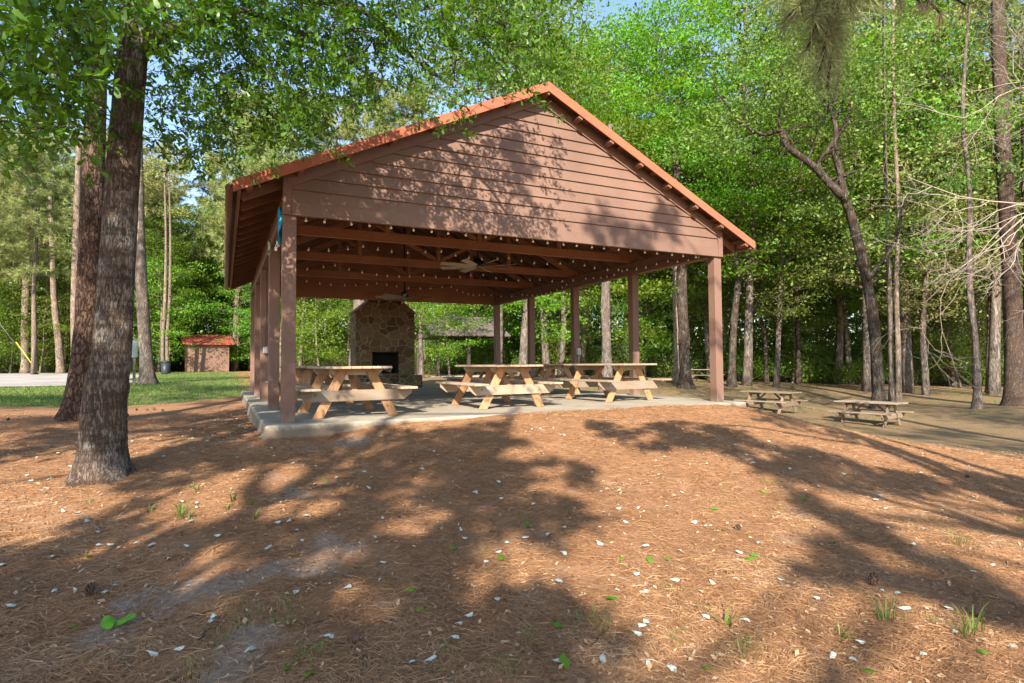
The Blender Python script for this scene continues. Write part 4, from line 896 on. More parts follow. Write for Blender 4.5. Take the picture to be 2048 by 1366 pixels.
spec_tree([(1213, 770), (1213, 700), (1211, 620), (1212, 540), (1215, 400), (1222, 250)], [27, 19, 18, 18, 16, 14], 28, M['bark_grey'], 'broadleaf_tree', 'grey mossy trunk seen between the second and third right posts', seed=16,
    crown=dict(blobs=[(1210, 330, 28, 2.6, 1, 1500), (1150, 220, 28, 2.6, 1, 1500), (1280, 260, 28, 2.8, 1.2, 1800), (1120, 120, 27, 2.6, 1, 1500), (1240, 580, 30, 2.2, .6, 900), (1260, 660, 31, 2.2, .6, 700), (1330, 480, 30, 2.4, .8, 900)], leaf=.18, mat=M['leaf_bright']))
spec_tree([(1043, 762), (1046, 720), (1050, 660), (1056, 600), (1062, 540), (1070, 450)], [22, 17, 15, 14, 12, 10], 30, M['bark_grey'], 'leaning_tree', 'blue grey leaning trunk left of the fourth right post', seed=17,
    crown=dict(blobs=[(1080, 600, 31, 2.4, .7, 900), (1100, 660, 33, 2.4, .6, 700), (1010, 590, 32, 2.2, .6, 700)], leaf=.18, mat=M['leaf_bright']))
spec_tree([(1532, 706), (1530, 680), (1522, 640), (1514, 604), (1524, 560)], [9, 8, 8, 6, 4], 40, M['bark_dark'], 'slender_tree', 'thin dark S shaped stem in the undergrowth right of the pavilion', limbs=[([(1514, 604), (1500, 585), (1494, 560)], [5, 4, 2], 40)], seed=18, dd=[40]*5)
spec_tree([(1597, 765), (1597, 700), (1596, 620), (1597, 520), (1600, 400)], [11, 9, 9, 8, 6], 42, M['bark_dark'], 'slender_tree', 'straight thin dark trunk above the bushes left of the outdoor tables', seed=19)
spec_tree([(1677, 765), (1678, 640), (1684, 500), (1690, 330)], [12, 11, 10, 8], 45, M['bark_grey'], 'slender_tree', 'shaded grey trunk in the bushes between the two outdoor tables', seed=20)
# behind the fireplace and between posts
spec_tree([(716, 752), (717, 700), (722, 620), (728, 540)], [40, 34, 30, 26], 34, M['bark_grey'], 'pine_tree', 'grey trunk just showing left of the stone fireplace', seed=21)
spec_tree([(842, 750), (843, 720), (841, 680), (842, 620)], [10, 8, 8, 7], 37, M['bark_grey'], 'slender_tree', 'slim grey trunk right of the stone fireplace', seed=22,
    crown=dict(blobs=[(880, 640, 36, 1.8, .4, 500), (860, 620, 37, 2, .5, 600), (870, 705, 37, 1, .4, 260), (930, 610, 38, 2, .5, 700), (650, 650, 38, 3, .8, 1400), (620, 700, 40, 2.5, .5, 700)], leaf=.17, mat=M['leaf_bright']))
# left side pines
spec_tree([(150, 838), (158, 800), (168, 740), (176, 640), (182, 520), (186, 400), (189, 280), (192, 120), (194, -120)], [74, 62, 57, 54, 53, 51, 48, 44, 38], 11.5, M['bark_deep'], 'pine_tree', 'thick dark pine trunk directly behind the big front tree', n=24, seed=23, amp=.035, flare=.3, fh=.3)
spec_tree([(296, 770), (294, 740), (288, 660), (283, 560), (279, 460), (277, 340), (276, 200)], [34, 28, 26, 25, 22, 19, 16], 26, M['bark_grey'], 'pine_tree', 'grey leaning pine trunk standing on the lawn right of the big front tree', seed=24, amp=.03, n=16,
    crown=dict(blobs=[(300, 330, 27, 2.5, 1, 500)], leaf=.16, mat=M['leaf_olive']))
spec_tree([(52, 744), (50, 640), (54, 540), (60, 440), (66, 330)], [20, 17, 16, 14, 11], 44, M['bark_far'], 'pine_tree', 'pale pine trunk at the far left beyond the gravel road', seed=25)
spec_tree([(122, 744), (117, 680), (108, 590), (104, 480), (100, 380)], [18, 16, 14, 12, 9], 44, M['bark_far'], 'pine_tree', 'pale leaning pine trunk beyond the road, left of the dark pine', seed=26)
spec_tree([(152, 748), (150, 660), (150, 560), (154, 420), (158, 280)], [20, 18, 17, 15, 12], 38, M['bark_far'], 'pine_tree', 'pinkish pine trunk half hidden by the dark pine', seed=27)
for i, (px, w_) in enumerate([(322, 9), (331, 8), (560, 10), (600, 8), (62, 7), (128, 6), (75, 5)]):
    spec_tree([(px+(6 if i < 2 else 0), 746), (px+3, 690), (px+8, 600), (px+10, 480), (px+6, 330)], [w_, w_*.9, w_*.8, w_*.6, w_*.25], 42+i, M['bark_far'], 'slender_tree', 'slender pale stem with a small crown in the wood behind', group='slender pale stems in the wood behind', seed=30+i, crown=dict(blobs=[(px+8, 340, 43+i, 1.6, .9, 480), (px+12, 420, 43+i, 1.3, .5, 240)], leaf=.17, mat=M['leaf_olive']))
# bright trees left behind and between
for (px, d, s, k, mt) in [(380, 53, 1.5, 0, M['leaf_bright']), (330, 44, 1.0, 1, M['leaf_bright']), (20, 50, 1.3, 2, M['leaf_bright']), (640, 44, 1.0, 0, M['leaf_bright']), (900, 40, .8, 1, M['leaf_bright']), (980, 46, 1.1, 2, M['leaf_bright']), (1110, 42, 1.0, 0, M['leaf_bright']), (1290, 44, 1.1, 1, M['leaf_bright']), (1440, 44, 1.2, 2, M['leaf_bright']), (1560, 50, 1.4, 0, M['leaf_mid']), (1830, 44, 1.2, 1, M['leaf_mid']), (1920, 42, 1.1, 2, M['leaf_mid'])]:
    F_under[k](pxx(px, d), d, s, px*.1, mt)
for (px, d, s, k) in [(70, 38, .72, 0), (-40, 34, .7, 1), (250, 44, .8, 2), (430, 58, .9, 0), (500, 52, .8, 1), (560, 60, .9, 2), (620, 64, .95, 0)]:
    F_pine[k](pxx(px, d), d, s, px*.1)
for (px, d, s, k, mt) in [(1550, 36, .95, 0, M['leaf_mid']), (1850, 33, .95, 1, M['leaf_olive']), (1950, 40, 1.1, 2, M['leaf_mid']), (1700, 45, 1.2, 0, M['leaf_bright']), (1420, 42, 1.1, 1, M['leaf_mid']), (1120, 38, 1.0, 2, M['leaf_bright']), (2080, 36, 1.0, 0, M['leaf_mid']), (1000, 52, 1.1, 1, M['leaf_mid'])]:
    F_tall[k](pxx(px, d), d, s, px*.1, mt)
for i in range(15): px = -60+i*48+r3.uniform(-15, 15); d = r3.uniform(44, 62); F_pine[i % 3](pxx(px, d), d+(8 if 330 < px < 480 else 0), r3.uniform(.74, .92), r3.uniform(0, 6))
for i in range(14): px = 1010+i*82+r3.uniform(-20, 20); d = r3.uniform(33, 50); F_tall[i % 3](pxx(px, d), d, r3.uniform(1.3, 1.6), r3.uniform(0, 6), [M['leaf_mid'], M['leaf_olive'], M['leaf_bright'], None][i % 4])
for (px, d, s_, k) in [(470, 50, 1.05, 0), (535, 48, 1.0, 1), (600, 52, 1.1, 2), (665, 54, 1.1, 0), (745, 60, 1.3, 1), (820, 62, 1.3, 2), (-20, 42, .8, 0), (40, 48, .85, 2), (95, 46, .85, 1), (215, 46, .85, 0), (240, 52, .9, 1)]: F_pine[k](pxx(px, d), d, s_, px*.3)
for (px, d, s_, k) in [(375, 52, .80, 0), (318, 46, .66, 1), (450, 56, .85, 2), (15, 47, .62, 0), (130, 48, .60, 1), (225, 46, .62, 2), (600, 50, .7, 0)]: F_tall[k](pxx(px, d), d, s_, px*.3, M['leaf_bright'], label='bright leafy tree standing in the wood behind at the left', group='bright leafy trees at the left')
for (px, d, s_) in [(20, 45, .8), (80, 44.5, .7), (200, 45, .7), (350, 54, 1.0), (-30, 44, .8)]: F_under[1](pxx(px, d), d, s_, px*.3, M['leaf_bright'])
# ------------------------------------------------------------------ big front tree with its overhanging crown
fr, org = spec_tree([(200, 960), (202, 930), (205, 885), (208, 830), (214, 770), (225, 700), (231, 600), (237, 500), (248, 320), (262, 140), (268, 75), (271, 20), (274, -90), (284, -260)],
    [116, 108, 99, 95, 89, 81, 78, 76, 71, 65, 70, 56, 48, 40], 6.3, M['bark_front'], 'oak_tree', 'big front tree with ridged brown bark, leafy boughs hanging over the pavilion roof',
    n=40, amp=0.018, flare=0.32, fh=0.13, seed=40, seg=12, limbs=[
    ([(240, 122), (205, 105), (150, 88), (100, 68), (50, 48), (0, 36), (-60, 20)], [22, 14, 12, 11, 10, 9, 8], [6.3, 6.25, 6.1, 6.0, 5.9, 5.8, 5.7]),
    ([(292, 92), (320, 64), (370, 50), (430, 10), (500, -60)], [34, 26, 20, 17, 13], [6.3, 6.4, 6.6, 6.8, 7.0]),
    ([(430, 10), (520, 30), (590, 60), (640, 85), (690, 120), (760, 165)], [14, 11, 10, 8, 6, 3], [6.8, 7.0, 7.2, 7.3, 7.4, 7.6]),
    ([(500, -60), (600, 0), (700, 10), (780, 60), (830, 120), (900, 170)], [16, 13, 11, 9, 6, 3], [7.0, 7.1, 7.2, 7.3, 7.4, 7.5]),
    ([(500, -60), (700, -130), (900, -60), (980, 20), (1040, 90)], [16, 13, 11, 8, 4], [7.0, 7.0, 7.0, 7.0, 7.1]),
    ([(60, 50), (100, 110), (130, 180), (150, 240)], [6, 5, 4, 2], [5.9, 5.9, 5.9, 5.9]),
    ([(150, 88), (90, 150), (60, 230), (30, 260)], [6, 4, 3, 2], [6.1, 6.1, 6.2, 6.2])])
def collar():
    m = MB(); r = np.random.default_rng(4); n = 40; V = []; Q = []
    c0 = at(213, 778, 6.3)-org
    for i, (dz, f) in enumerate(((-.10, 0.97), (-.05, 1.02), (0, 1.05), (.035, 1.02), (.07, 0.96))):
        for k in range(n):
            a = 2*PI*k/n; rr_ = 91*.82*6.3/F/2*f*(1+.03*math.sin(3*a)+.02*math.sin(7*a+1)); V.append((c0[0]+math.cos(a)*rr_, c0[1]+math.sin(a)*rr_, c0[2]+dz+.03*math.sin(2*a)+.012*math.sin(9*a)))
    m.v = V; m.f = [(i*n+k, i*n+(k+1) % n, (i+1)*n+(k+1) % n, (i+1)*n+k) for i in range(4) for k in range(n)]
    m.build('bark_collar', M['bark_front'], fr, True)
collar()
SPR = []   # spray roots and twigs
def sprays(regions, per, L, leaf, tw, seed):
    """regions: (px, py, d, spread px, count). Each spray is a twig with alternate leaves"""
    r = np.random.default_rng(seed); C = []; A = []; tn = []
    for (px, py, d, sx, sy, cnt) in regions:
        for _ in range(cnt):
            dd_ = d+r.normal()*0.55; p = at(px+r.normal()*sx, py+r.normal()*sy, dd_)
            dirv = unit(np.array([r.normal()*.9+.25, r.normal()*.9, -0.35+r.normal()*.35])); l = L*(0.6+.8*r.random()); t0 = r.random()
            tw.tube([p-org, p+dirv*l*.5+np.array([0, 0, -.01])-org, p+dirv*l-org], [.004, .003, .0015], 3, False)
            k = int(per*(.7+.6*r.random())); f = r.random(k)**.7; pts = p+dirv*l*f[:, None]+r.normal(size=(k, 3))*.012
            sd = unit(np.cross(dirv, r.normal(size=(k, 3)))); a = unit(sd*0.9+dirv*0.6+np.array([0, 0, -.25])); C.append(pts); A.append(a); tn.append(np.clip(t0*.45+r.random(k)*.55, 0, 1))
    C = np.concatenate(C); A = np.concatenate(A); tn = np.concatenate(tn); V, T, ids = obovate_geo(C-org, A, leaf, r); return V, T, tn[ids]
tw = MB()
# visible right hand curtain of leaves over the roof; lower edge follows the photograph
REG = []
rq = random.Random(8)
for px, yb, den in [(310, 300, 6), (360, 315, 7), (410, 310, 9), (460, 300, 10), (510, 290, 10), (560, 290, 10), (610, 280, 10), (660, 245, 9), (710, 215, 8), (760, 200, 7), (800, 150, 5), (850, 90, 4), (900, 140, 8), (950, 160, 9), (1000, 165, 9), (1050, 150, 8), (1090, 100, 6)]:
    y = yb
    while y > -60:
        REG.append((px, y-22, 6.9+rq.uniform(-.4, .5), 26, 20, max(1, int(den*1.5)))); y -= 44
REG += [(860, 245, 6.6, 26, 12, 5), (800, 240, 6.8, 25, 14, 3), (1035, 195, 6.4, 18, 7, 3), (1010, 175, 6.4, 20, 12, 4)]
V1, T1, t1 = sprays(REG, 17, 0.34, 0.078, tw, 3)
REG = []
for px, yb in [(-30, 290), (20, 300), (70, 270), (120, 245), (170, 230), (220, 80), (270, 50), (330, 90), (390, 80), (150, 300)]:
    y = yb
    while y > -60: REG.append((px, y-22, (5.7 if px < 160 or y < 60 else 7.3)+rq.uniform(-.4, .5), 26, 20, 9)); y -= 44
V2, T2, t2 = sprays(REG, 13, 0.34, 0.105, tw, 4)
tw.build('twigs', M['bark_dark'], fr)['kind'] = 'stuff'
put('crown', np_mesh('crown', np.concatenate([V1, V2]), np.concatenate([T1, T2+len(V1)]), M['leaf_oak'], np.concatenate([t1, t2])), fr)
# boughs above the frame whose leaves throw the crisp shadow on the gable
def on_gable(px, py):
    v = at(px, py, 1.0)-np.array([0, 0, CH]); nrm = np.array([st_, -ct, 0]); p0 = bw(0, -0.03); t = ((p0-np.array([0, 0, CH]))@nrm)/(v@nrm); return np.array([0, 0, CH])+v*t
tw = MB(); C = []; A = []; tn = []; r = np.random.default_rng(6)
for (px, py, sx, sy, cnt, t) in [(640, 400, 30, 18, 9, 3.6), (700, 380, 35, 30, 15, 3.7), (780, 370, 40, 36, 20, 3.8), (860, 380, 35, 40, 20, 4.0), (930, 400, 30, 34, 16, 4.1), (880, 320, 40, 26, 12, 4.2), (960, 310, 30, 30, 14, 4.3), (1010, 300, 22, 34, 14, 4.4), (1040, 260, 22, 18, 9, 4.5), (1050, 340, 18, 24, 7, 4.5), (1060, 440, 12, 14, 3, 4.5), (1000, 450, 26, 14, 5, 4.4), (1095, 275, 16, 8, 3, 4.6), (1105, 305, 8, 5, 1, 4.6), (800, 430, 40, 15, 6, 3.8), (640, 340, 60, 10, 8, 3.4), (560, 380, 40, 30, 8, 3.4), (720, 290, 40, 10, 8, 3.6), (900, 225, 40, 8, 6, 4), (574, 470, 8, 30, 5, 3.2), (574, 550, 6, 26, 2, 3.2)]:
    for _ in range(int(cnt*1.5)):
        p = on_gable(px+r.normal()*sx*.8, py+r.normal()*sy*.8)-SUNT*(t-1.15+r.normal()*.22)
        dirv = unit(np.array([r.normal()*.7, r.normal()*.7, -0.5+r.normal()*.3])); l = .30*(0.6+.8*r.random())
        tw.tube([p-org, p+dirv*l-org], [.004, .0015], 3, False); k = int(15*(.7+.6*r.random())); f = r.random(k)**.7
        C.append(p+dirv*l*f[:, None]+r.normal(size=(k, 3))*.012); sd = unit(np.cross(dirv, r.normal(size=(k, 3)))); A.append(unit(sd*.9+dirv*.6)); tn.append(r.random(k))
V, T, ids = obovate_geo(np.concatenate(C)-org, np.concatenate(A), .085, r)
bb = MB()
tp_ = at(284, -260, 6.3)
for e in [(640, 380, 3.6), (780, 340, 3.8), (900, 330, 4.1), (1030, 290, 4.4)]:
    q = on_gable(*e[:2])-SUNT*(e[2]-1.1); bb.tube([p-org for p in wander(tp_, q+np.array([0, 0, .1]), 8, .25, r)], [.05, .045, .04, .035, .028, .02, .014, .01, .006], 6)
bb.build('upper_bough', M['bark_front'], fr, True)
tw.build('twigs', M['bark_dark'], fr)['kind'] = 'stuff'; put('crown', np_mesh('crown', V, T, M['leaf_oak'], np.concatenate(tn)[ids]), fr)
# ------------------------------------------------------------------ trees behind the viewpoint that shade the foreground
SH = [(100, 1180, .6), (250, 1120, .42), (60, 1330, .6), (250, 1300, .6), (450, 1270, .42), (600, 1200, .42), (560, 1330, .4), (760, 1130, .48), (800, 1250, .42), (950, 1200, .36), (740, 1340, .4), (950, 1320, .36), (1060, 1270, .28), (1120, 1340, .3), (620, 1070, .33), (520, 1050, .3), (720, 1035, .33), (850, 1095, .3), (20, 1230, .6),
      (760, 920, .7), (880, 900, .7), (900, 975, .55), (1020, 950, .55), (1040, 1025, .42), (1110, 1015, .28), (640, 880, .6), (520, 870, .8), (980, 880, .55), (400, 920, .5), (330, 970, .33), (230, 1040, .3), (130, 1090, .35), (560, 905, .55), (1180, 950, .3), 
      (100, 875, .9), (0, 860, 1.2), (300, 850, 1.2), (400, 830, 1.2), (450, 860, .8), (200, 840, 1),
      (1270, 868, .4), (1350, 885, .45), (1420, 878, .55), (1500, 890, .55), (1600, 908, .55), (1540, 930, .45), (1650, 955, .45), (1750, 958, .5), (1850, 968, .45), (1950, 978, .45), (2040, 985, .5),
      (1630, 1005, .26), (1700, 1045, .24), (1780, 1085, .24), (1860, 1130, .28), (1700, 1110, .24), (1800, 1175, .3), (1920, 1180, .26), (2030, 1220, .3), (1660, 1150, .2),
      (1500, 800, 2.2), (1650, 800, 2.0), (1800, 810, 2.4), (1980, 830, 2.6), (1750, 780, 3), (1900, 870, 1.2), (1600, 845, .8), (1780, 870, 1.0), (2040, 900, 1.4), (1380, 775, 3), (1560, 775, 3), (60, 812, 1.6), (330, 800, 1.6), (420, 778, 2.2), (300, 775, 2.4), (120, 795, 1.8), (380, 757, 3)]
SKIP = []
TR = [(-3.2, -9, 13), (-1.6, -13, 15), (4.9, -7, 13), (8.5, -11, 15), (-7.5, -4, 12), (15, -6, 16), (13, 4, 16), (6.2, -6, 15)]
CL = [[] for _ in TR]; rg = np.random.default_rng(15)
T3 = [(bw(0, 0, z), .42) for z in (.2, .9, 1.5)]+[(bw(0.1, y, z), .5) for y in (2.74, 5.5, 8.3) for z in (.4, 1.2, 2.0)]+[(bw(*p), .4) for p in ((-.5, 1.2, 0), (-.8, 3, 0), (-.9, 5, 0))]
T3 += [(at(200+8*k, 900-110*k, 6.3), .40) for k in (1, 4, 6)]+[(at(160+3*k, 820-95*k, 11.5), .50) for k in (0, 1, 3, 4, 6, 7)]
T3 += [(on_gable(*p), .26) for p in ((1290, 485), (1240, 465), (1335, 425), (1330, 470), (1265, 500), (1200, 450))]+[(on_gable(*p), .3) for p in ((640, 400), (720, 400), (800, 430), (1040, 330))]
for (px, py, rad) in [(None, q, r_) for q, r_ in T3]+SH:
    g = ground_at(px, py) if px is not None else py; hgt = 6.5+rg.random()*4 if rad < 1.0 else 13.5+rg.random()*4
    c = g-SUNT*(hgt/(-SUNT[2])); dmin = [math.hypot(c[0]-t[0], c[1]-t[1]) for t in TR]; CL[int(np.argmin(dmin))].append((c, rad))
labs = ['tree behind the viewpoint whose crown shades the lower left straw', 'tree behind the viewpoint shading the middle straw', 'tree behind the viewpoint to the right', 'tall tree far behind the viewpoint to the right', 'tree at the left outside the picture', 'tree at the far right outside the picture', 'tree right of the picture shading the outdoor tables', 'straight tree behind the viewpoint whose trunk throws a thin shadow']
for i, (tx, ty, th) in enumerate(TR):
    base = np.array([tx, ty, gz(tx, ty)]); o = empty('shade_tree', base, 0, labs[i], 'tree', None); m = MB(); m.tube([p for p in wander((0, 0, -.3), (0, 0, th), 10, .12, rg)], [.26*(1-.075*k) for k in range(11)], 12)
    C = [np.zeros((0, 3))]
    for (c, rad) in CL[i]:
        q = c-base; b = np.array([0, 0, max(3.5, q[2]-1.5)]); m.tube(wander(b, q, 5, .2, rg), [.07, .055, .045, .035, .025, .01], 5)
        k = int(300*(rad/.5)**1.75*(1.0 if rad < 1 else .42)); sub = rg.normal(size=(5, 3))*rad*np.array([.55, .6, .35]); pt = sub[rg.integers(0, 5, k)]+rg.normal(size=(k, 3))*rad*np.array([.34, .34, .2]); C.append(q+pt)
    m.build('trunk', M['bark_grey'], o, True); C = np.concatenate(C)
    if len(C): V, Q = leaf_geo(C, .20, .55, .8, rg); put('crown', np_mesh('crown', V, Q, M['leaf_mid'], rg.random(len(Q))), o)
# ------------------------------------------------------------------ near pine boughs at the top right
o = empty('pine_tree', (5.6, 0.6, gz(5.6, .6)), 0, 'pine just right of the picture whose long needled bough hangs into the top right', 'tree'); b0 = np.array(o.location)
m = MB().tube([p for p in wander((0, 0, -.3), (0.2, .2, 13), 10, .1, rg)], [.2*(1-.06*k) for k in range(11)], 12); m.build('trunk', M['bark_pine'], o, True)
m = MB(); C = []; Dv = []; C2 = []; D2 = []
node = at(1690, -70, 3.7)
m.tube([p-b0 for p in wander(b0+np.array([.1, .1, 5.5]), node, 8, .15, rg)], [.06, .055, .05, .045, .04, .034, .028, .022, .018], 7)
tips = [((1640, 60), 3.6), ((1600, 10), 3.6), ((1668, 110), 3.7), ((1640, 140), 3.55), ((1570, 40), 3.65), ((1700, 20), 3.8), ((1615, 95), 3.6), ((1745, 0), 3.8), ((1655, 170), 3.6), ((1560, -10), 3.6), ((1625, 30), 3.5)]
for (pp, d) in tips:
    e = at(*pp, d); m.tube([node-b0, (node+e)/2-b0+np.array([0, 0, .06]), e-b0], [.014, .010, .007], 5)
    for k in range(6): f = .48+.105*k; C.append(node+(e-node)*f-b0); Dv.append(unit(e-node)*.5+np.array([0, 0, -.25]))
V, Q = needle_geo(np.array(C), np.array(Dv), .21, .0042, 46, rg, .8)
for pp in [(1840, 5), (1880, 25), (1800, 0), (1860, -10), (1930, 10), (1640, 95), (1655, 40), (1650, 70), (1645, 120), (1665, 20)]:
    e = at(*pp, 3.65); C2.append(e-b0); D2.append(np.array([0, 0, -1.0]))
    if pp[0] > 1700: m.tube([node-b0, (node+e)/2-b0+np.array([0, 0, .15]), e-b0], [.014, .010, .007], 5)
Vd, Qd = needle_geo(np.array(C2), np.array(D2), .15, .004, 40, rg, .5)
m.build('bough', M['bark_dark'], o, True); put('needles', np_mesh('needles', V, Q, M['needle_near'], rng.random(len(Q))), o); put('needles', np_mesh('needles', Vd, Qd, M['needle_dead'], rng.random(len(Qd))), o)
# ------------------------------------------------------------------ bare bleached branches on the right
def bare(name, root_px, d, ends, label, seed, r0=.019):
    r = np.random.default_rng(seed); rt = at(*root_px, d); base = np.array([rt[0]+1.6, rt[1], 0]); base[2] = gz(base[0], base[1]); o = empty(name, base, 0, label, 'dead tree'); m = MB()
    m.tube([p for p in wander((0, 0, -.2), rt-base, 9, .12, r)], [r0*1.8-.0*k for k in range(10)], 8)
    def grow(p, dirv, L, rad, lev):
        n = 5; pts = [p]; q = p.copy(); dv = dirv.copy()
        for i in range(n):
            dv = unit(dv+r.normal(size=3)*.24); q = q+dv*L/n; pts.append(q.copy())
            if lev > 0 and i > 0:
                for _ in range(2 if r.random() < .22 else (1 if r.random() < .7 else 0)):
                    s = unit(dv+r.normal(size=3)*.75); grow(q, s, L*(.45+.25*r.random()), rad*.55, lev-1)
        m.tube(pts, [rad*(1-.12*k) for k in range(n+1)], 4, False)
    for (px, py, dd_) in ends:
        e = at(px, py, dd_)-base; s = rt-base; grow(s, unit(e-s), np.linalg.norm(e-s)*.95, r0, 3)
    m.build('dead_branches', M['dead'], o, True)
bare('dead_tree', (2085, 175), 13, [(2000, 60, 13), (1930, 200, 12.6), (1870, 150, 12.6), (1900, 250, 13), (1960, 110, 12.8), (1980, 280, 13)], 'bleached bare branches reaching in at the upper right', 3)
bare('dead_tree', (2100, 400), 12.5, [(1930, 400, 12.4), (1940, 460, 12.2), (1850, 500, 12), (1870, 580, 12.2), (1980, 560, 12.5), (1990, 480, 12)], 'lower tangle of bleached bare branches before the thick right pine', 4)
# ------------------------------------------------------------------ shed, bin, sign, guy wire, second pavilion
def shed():
    p = at(417, 742, 47); z = gz(p[0], p[1]); o = empty('brown_shed', (p[0], p[1], z), math.radians(34), 'small brown block outhouse with red metal roof beyond the lawn', 'shed')
    w, dpt, h = 1.5, 2.6, 2.25
    MB().box((-w, 0, 0), (w, dpt*2, h)).build('wall', M['siding'], o, bevel=.01)
    m = MB(); e = .35; rz_ = .85
    m.prism([(-e, h+.02), (dpt, h+rz_), (dpt*2+e, h+.02), (dpt*2+e, h-.06), (dpt, h+rz_-.09), (-e, h-.06)], 'x', -w-.35, w+.35).build('roof', M['redroof'], o)
    for k in range(9): pass
    m = MB()
    for k in range(13): x = -w-.3+k*.335; m.beam((x, -e, h+.045), (x, dpt, h+rz_+.025), .03, .03)
    m.build('roof_ribs', M['redroof'], o)
    m = MB().box((-w-1.25, .3, 0), (-w-1.17, 4.9, 2.1)); m.build('screen_wall', M['inner'], o, bevel=.01)
    for y in (.35, 2.4, 4.8): MB().box((-w-1.30, y, 0), (-w-1.18, y+.12, 2.35)).build('post', M['inner'], o)
    MB().box((-w-.012, 1.2, .05), (-w-.002, 2.1, 2.05)).build('door', M['rafter'], o, bevel=.003)
shed()
p = at(331, 752, 40); o = empty('litter_bin', (p[0], p[1], gz(p[0], p[1])), 0, 'black round litter bin left of the outhouse', 'bin')
MB().tube([(0, 0, 0), (0, 0, .05), (0, 0, .80)], [.24, .26, .30], 16).build('body', M['bin'], o, True); MB().tube([(0, 0, .80), (0, 0, .86), (0, 0, .93), (0, 0, .95)], [.32, .33, .22, .05], 16).build('lid', M['bin'], o, True)
p = at(268, 767, 24); z = gz(p[0], p[1]); o = empty('park_sign', (p[0], p[1], z), .5, 'grey blank notice panel on a wooden post behind the big front tree', 'sign')
MB().box((-.05, -.05, -.1), (.05, .05, 1.95)).build('post', M['bark_grey'], o, bevel=.005); MB().box((-.20, -.09, 1.15), (.12, -.052, 1.85)).build('panel', M['sign'], o, bevel=.005)
a = at(80, 743, 38); b = at(32, 684, 38); c = at(-30, 610, 38); a[2] = gz(a[0], a[1])
o = empty('guy_wire', a, 0, 'slanting guy wire with yellow guard beyond the gravel road', 'wire'); MB().tube([(0, 0, 0), b-a], .026, 8).build('yellow_guard', M['yellow'], o, True); MB().tube([(0, 0, 0), c-a, (c-a)*3], .012, 5).build('cable', M['wire'], o, True)
def pav2():
    p = at(852, 752, 42); z = gz(p[0], p[1])-.05; o = empty('far_pavilion', (p[0], p[1], z), 0.42, 'smaller dark open pavilion far behind, right of the fireplace', 'pavilion')
    L, Wd, h = 4.6, 5.2, 2.75   # ridge along local x
    for x in (0.1, L/2, L-.1):
        for y in (-Wd/2, Wd/2): MB().box((x-.1, y-.1, 0), (x+.1, y+.1, h)).build('post', M['dark_timber'], o)
    rh = 1.55
    for s in (-1, 1):
        MB().prism([(s*(Wd/2+.7), h+.02), (0, h+rh), (0, h+rh+.06), (s*(Wd/2+.72), h+.08)], 'x', -.6, L+.6).build('roof', M['grey_roof'], o)
    for x in (0.0, L): MB().prism([(-Wd/2, h+.003), (Wd/2, h+.003), (Wd/2, h+.22), (0, h+rh-.1), (-Wd/2, h+.22)], 'x', x-.05, x+.05).build('gable', M['dark_timber'], o)
    MB().box((-.5, -Wd/2-.5, -.1), (L+.5, Wd/2+.5, .06)).build('slab', M['concrete'], o)
pav2()
# ------------------------------------------------------------------ ground cover
def on_ground(P, off): P = np.asarray(P); return np.column_stack([P[:, 0], P[:, 1], gfull(P[:, 0], P[:, 1])+off])
def gfull(x, y):
    """height of the ground mesh by bilinear look-up"""
    i = np.clip(np.searchsorted(gx, x)-1, 0, len(gx)-2); j = np.clip(np.searchsorted(gy, y)-1, 0, len(gy)-2); fu = (x-gx[i])/(gx[i+1]-gx[i]); fv = (y-gy[j])/(gy[j+1]-gy[j])
    return (Zs[j, i]*(1-fu)+Zs[j, i+1]*fu)*(1-fv)+(Zs[j+1, i]*(1-fu)+Zs[j+1, i+1]*fu)*fv
def lookup(A, x, y):
    i = np.clip(np.searchsorted(gx, x)-1, 0, len(gx)-2); j = np.clip(np.searchsorted(gy, y)-1, 0, len(gy)-2); return A[j, i]
def strips(n, ylo, yhi, L, w, seed, matt, lift=.012):
    r = np.random.default_rng(seed); y = ylo+(yhi-ylo)*r.random(n)**1.35; x = (r.random(n)*2-1)*(y*.92+.3)
    s = lookup(sand, x, y)+(vnoise(x+30, y+30, .3, 5)-.5)*1.1; la = lookup(lawn, x, y); fl = lookup(floor, x, y); bx, by = to_b(x, y)
    ok = ((s < .42) | (r.random(n) < .22)) & (la < .4) & (r.random(n) > fl*.8) & (vnoise(x+70, y+70, .22, 31)+.5*r.random(n) > .42) & ~((bx > -.26) & (bx < W+.3) & (by > -.24+.06*r.normal(size=n)) & (by < D+.3)); x, y = x[ok], y[ok]; n = len(x)
    a = r.random(n)*6.283; l = L*(.6+.8*r.random(n)); g = on_ground(np.stack([x, y], 1), lift*r.random(n)); dv = np.stack([np.cos(a), np.sin(a), r.normal(size=n)*.07], 1)*l[:, None]*.5; sd = np.stack([-np.sin(a), np.cos(a), r.normal(size=n)*.4], 1)*(w*.5*(1+y*.10))[:, None]
    bend = np.stack([-np.sin(a), np.cos(a), np.zeros(n)], 1)*(l*.10*r.normal(size=n))[:, None]+np.array([0, 0, .008])
    V = np.stack([g-dv-sd, g-dv+sd, g+bend-sd, g+bend+sd, g+dv-sd*.6, g+dv+sd*.6], 1).reshape(-1, 3); k = np.arange(n)[:, None]*6
    Q = np.concatenate([k+np.array([[0, 1, 3, 2]]), k+np.array([[2, 3, 5, 4]])]); tone = np.clip(r.random(n)*.62+.28*vnoise(x+9, y+9, .35, 11)+.22*vnoise(x+19, y+9, 1.3, 12)-.06, 0, 1); return V, Q, np.tile(tone, 2)
V, Q, t = strips(270000, 1.9, 12.5, .095, .0015, 1, None)
tag(put('pine_straw', np_mesh('pine_straw', V, Q, M['straw'], t)), 'orange brown pine needles carpeting the ground', 'pine straw', kind='stuff')
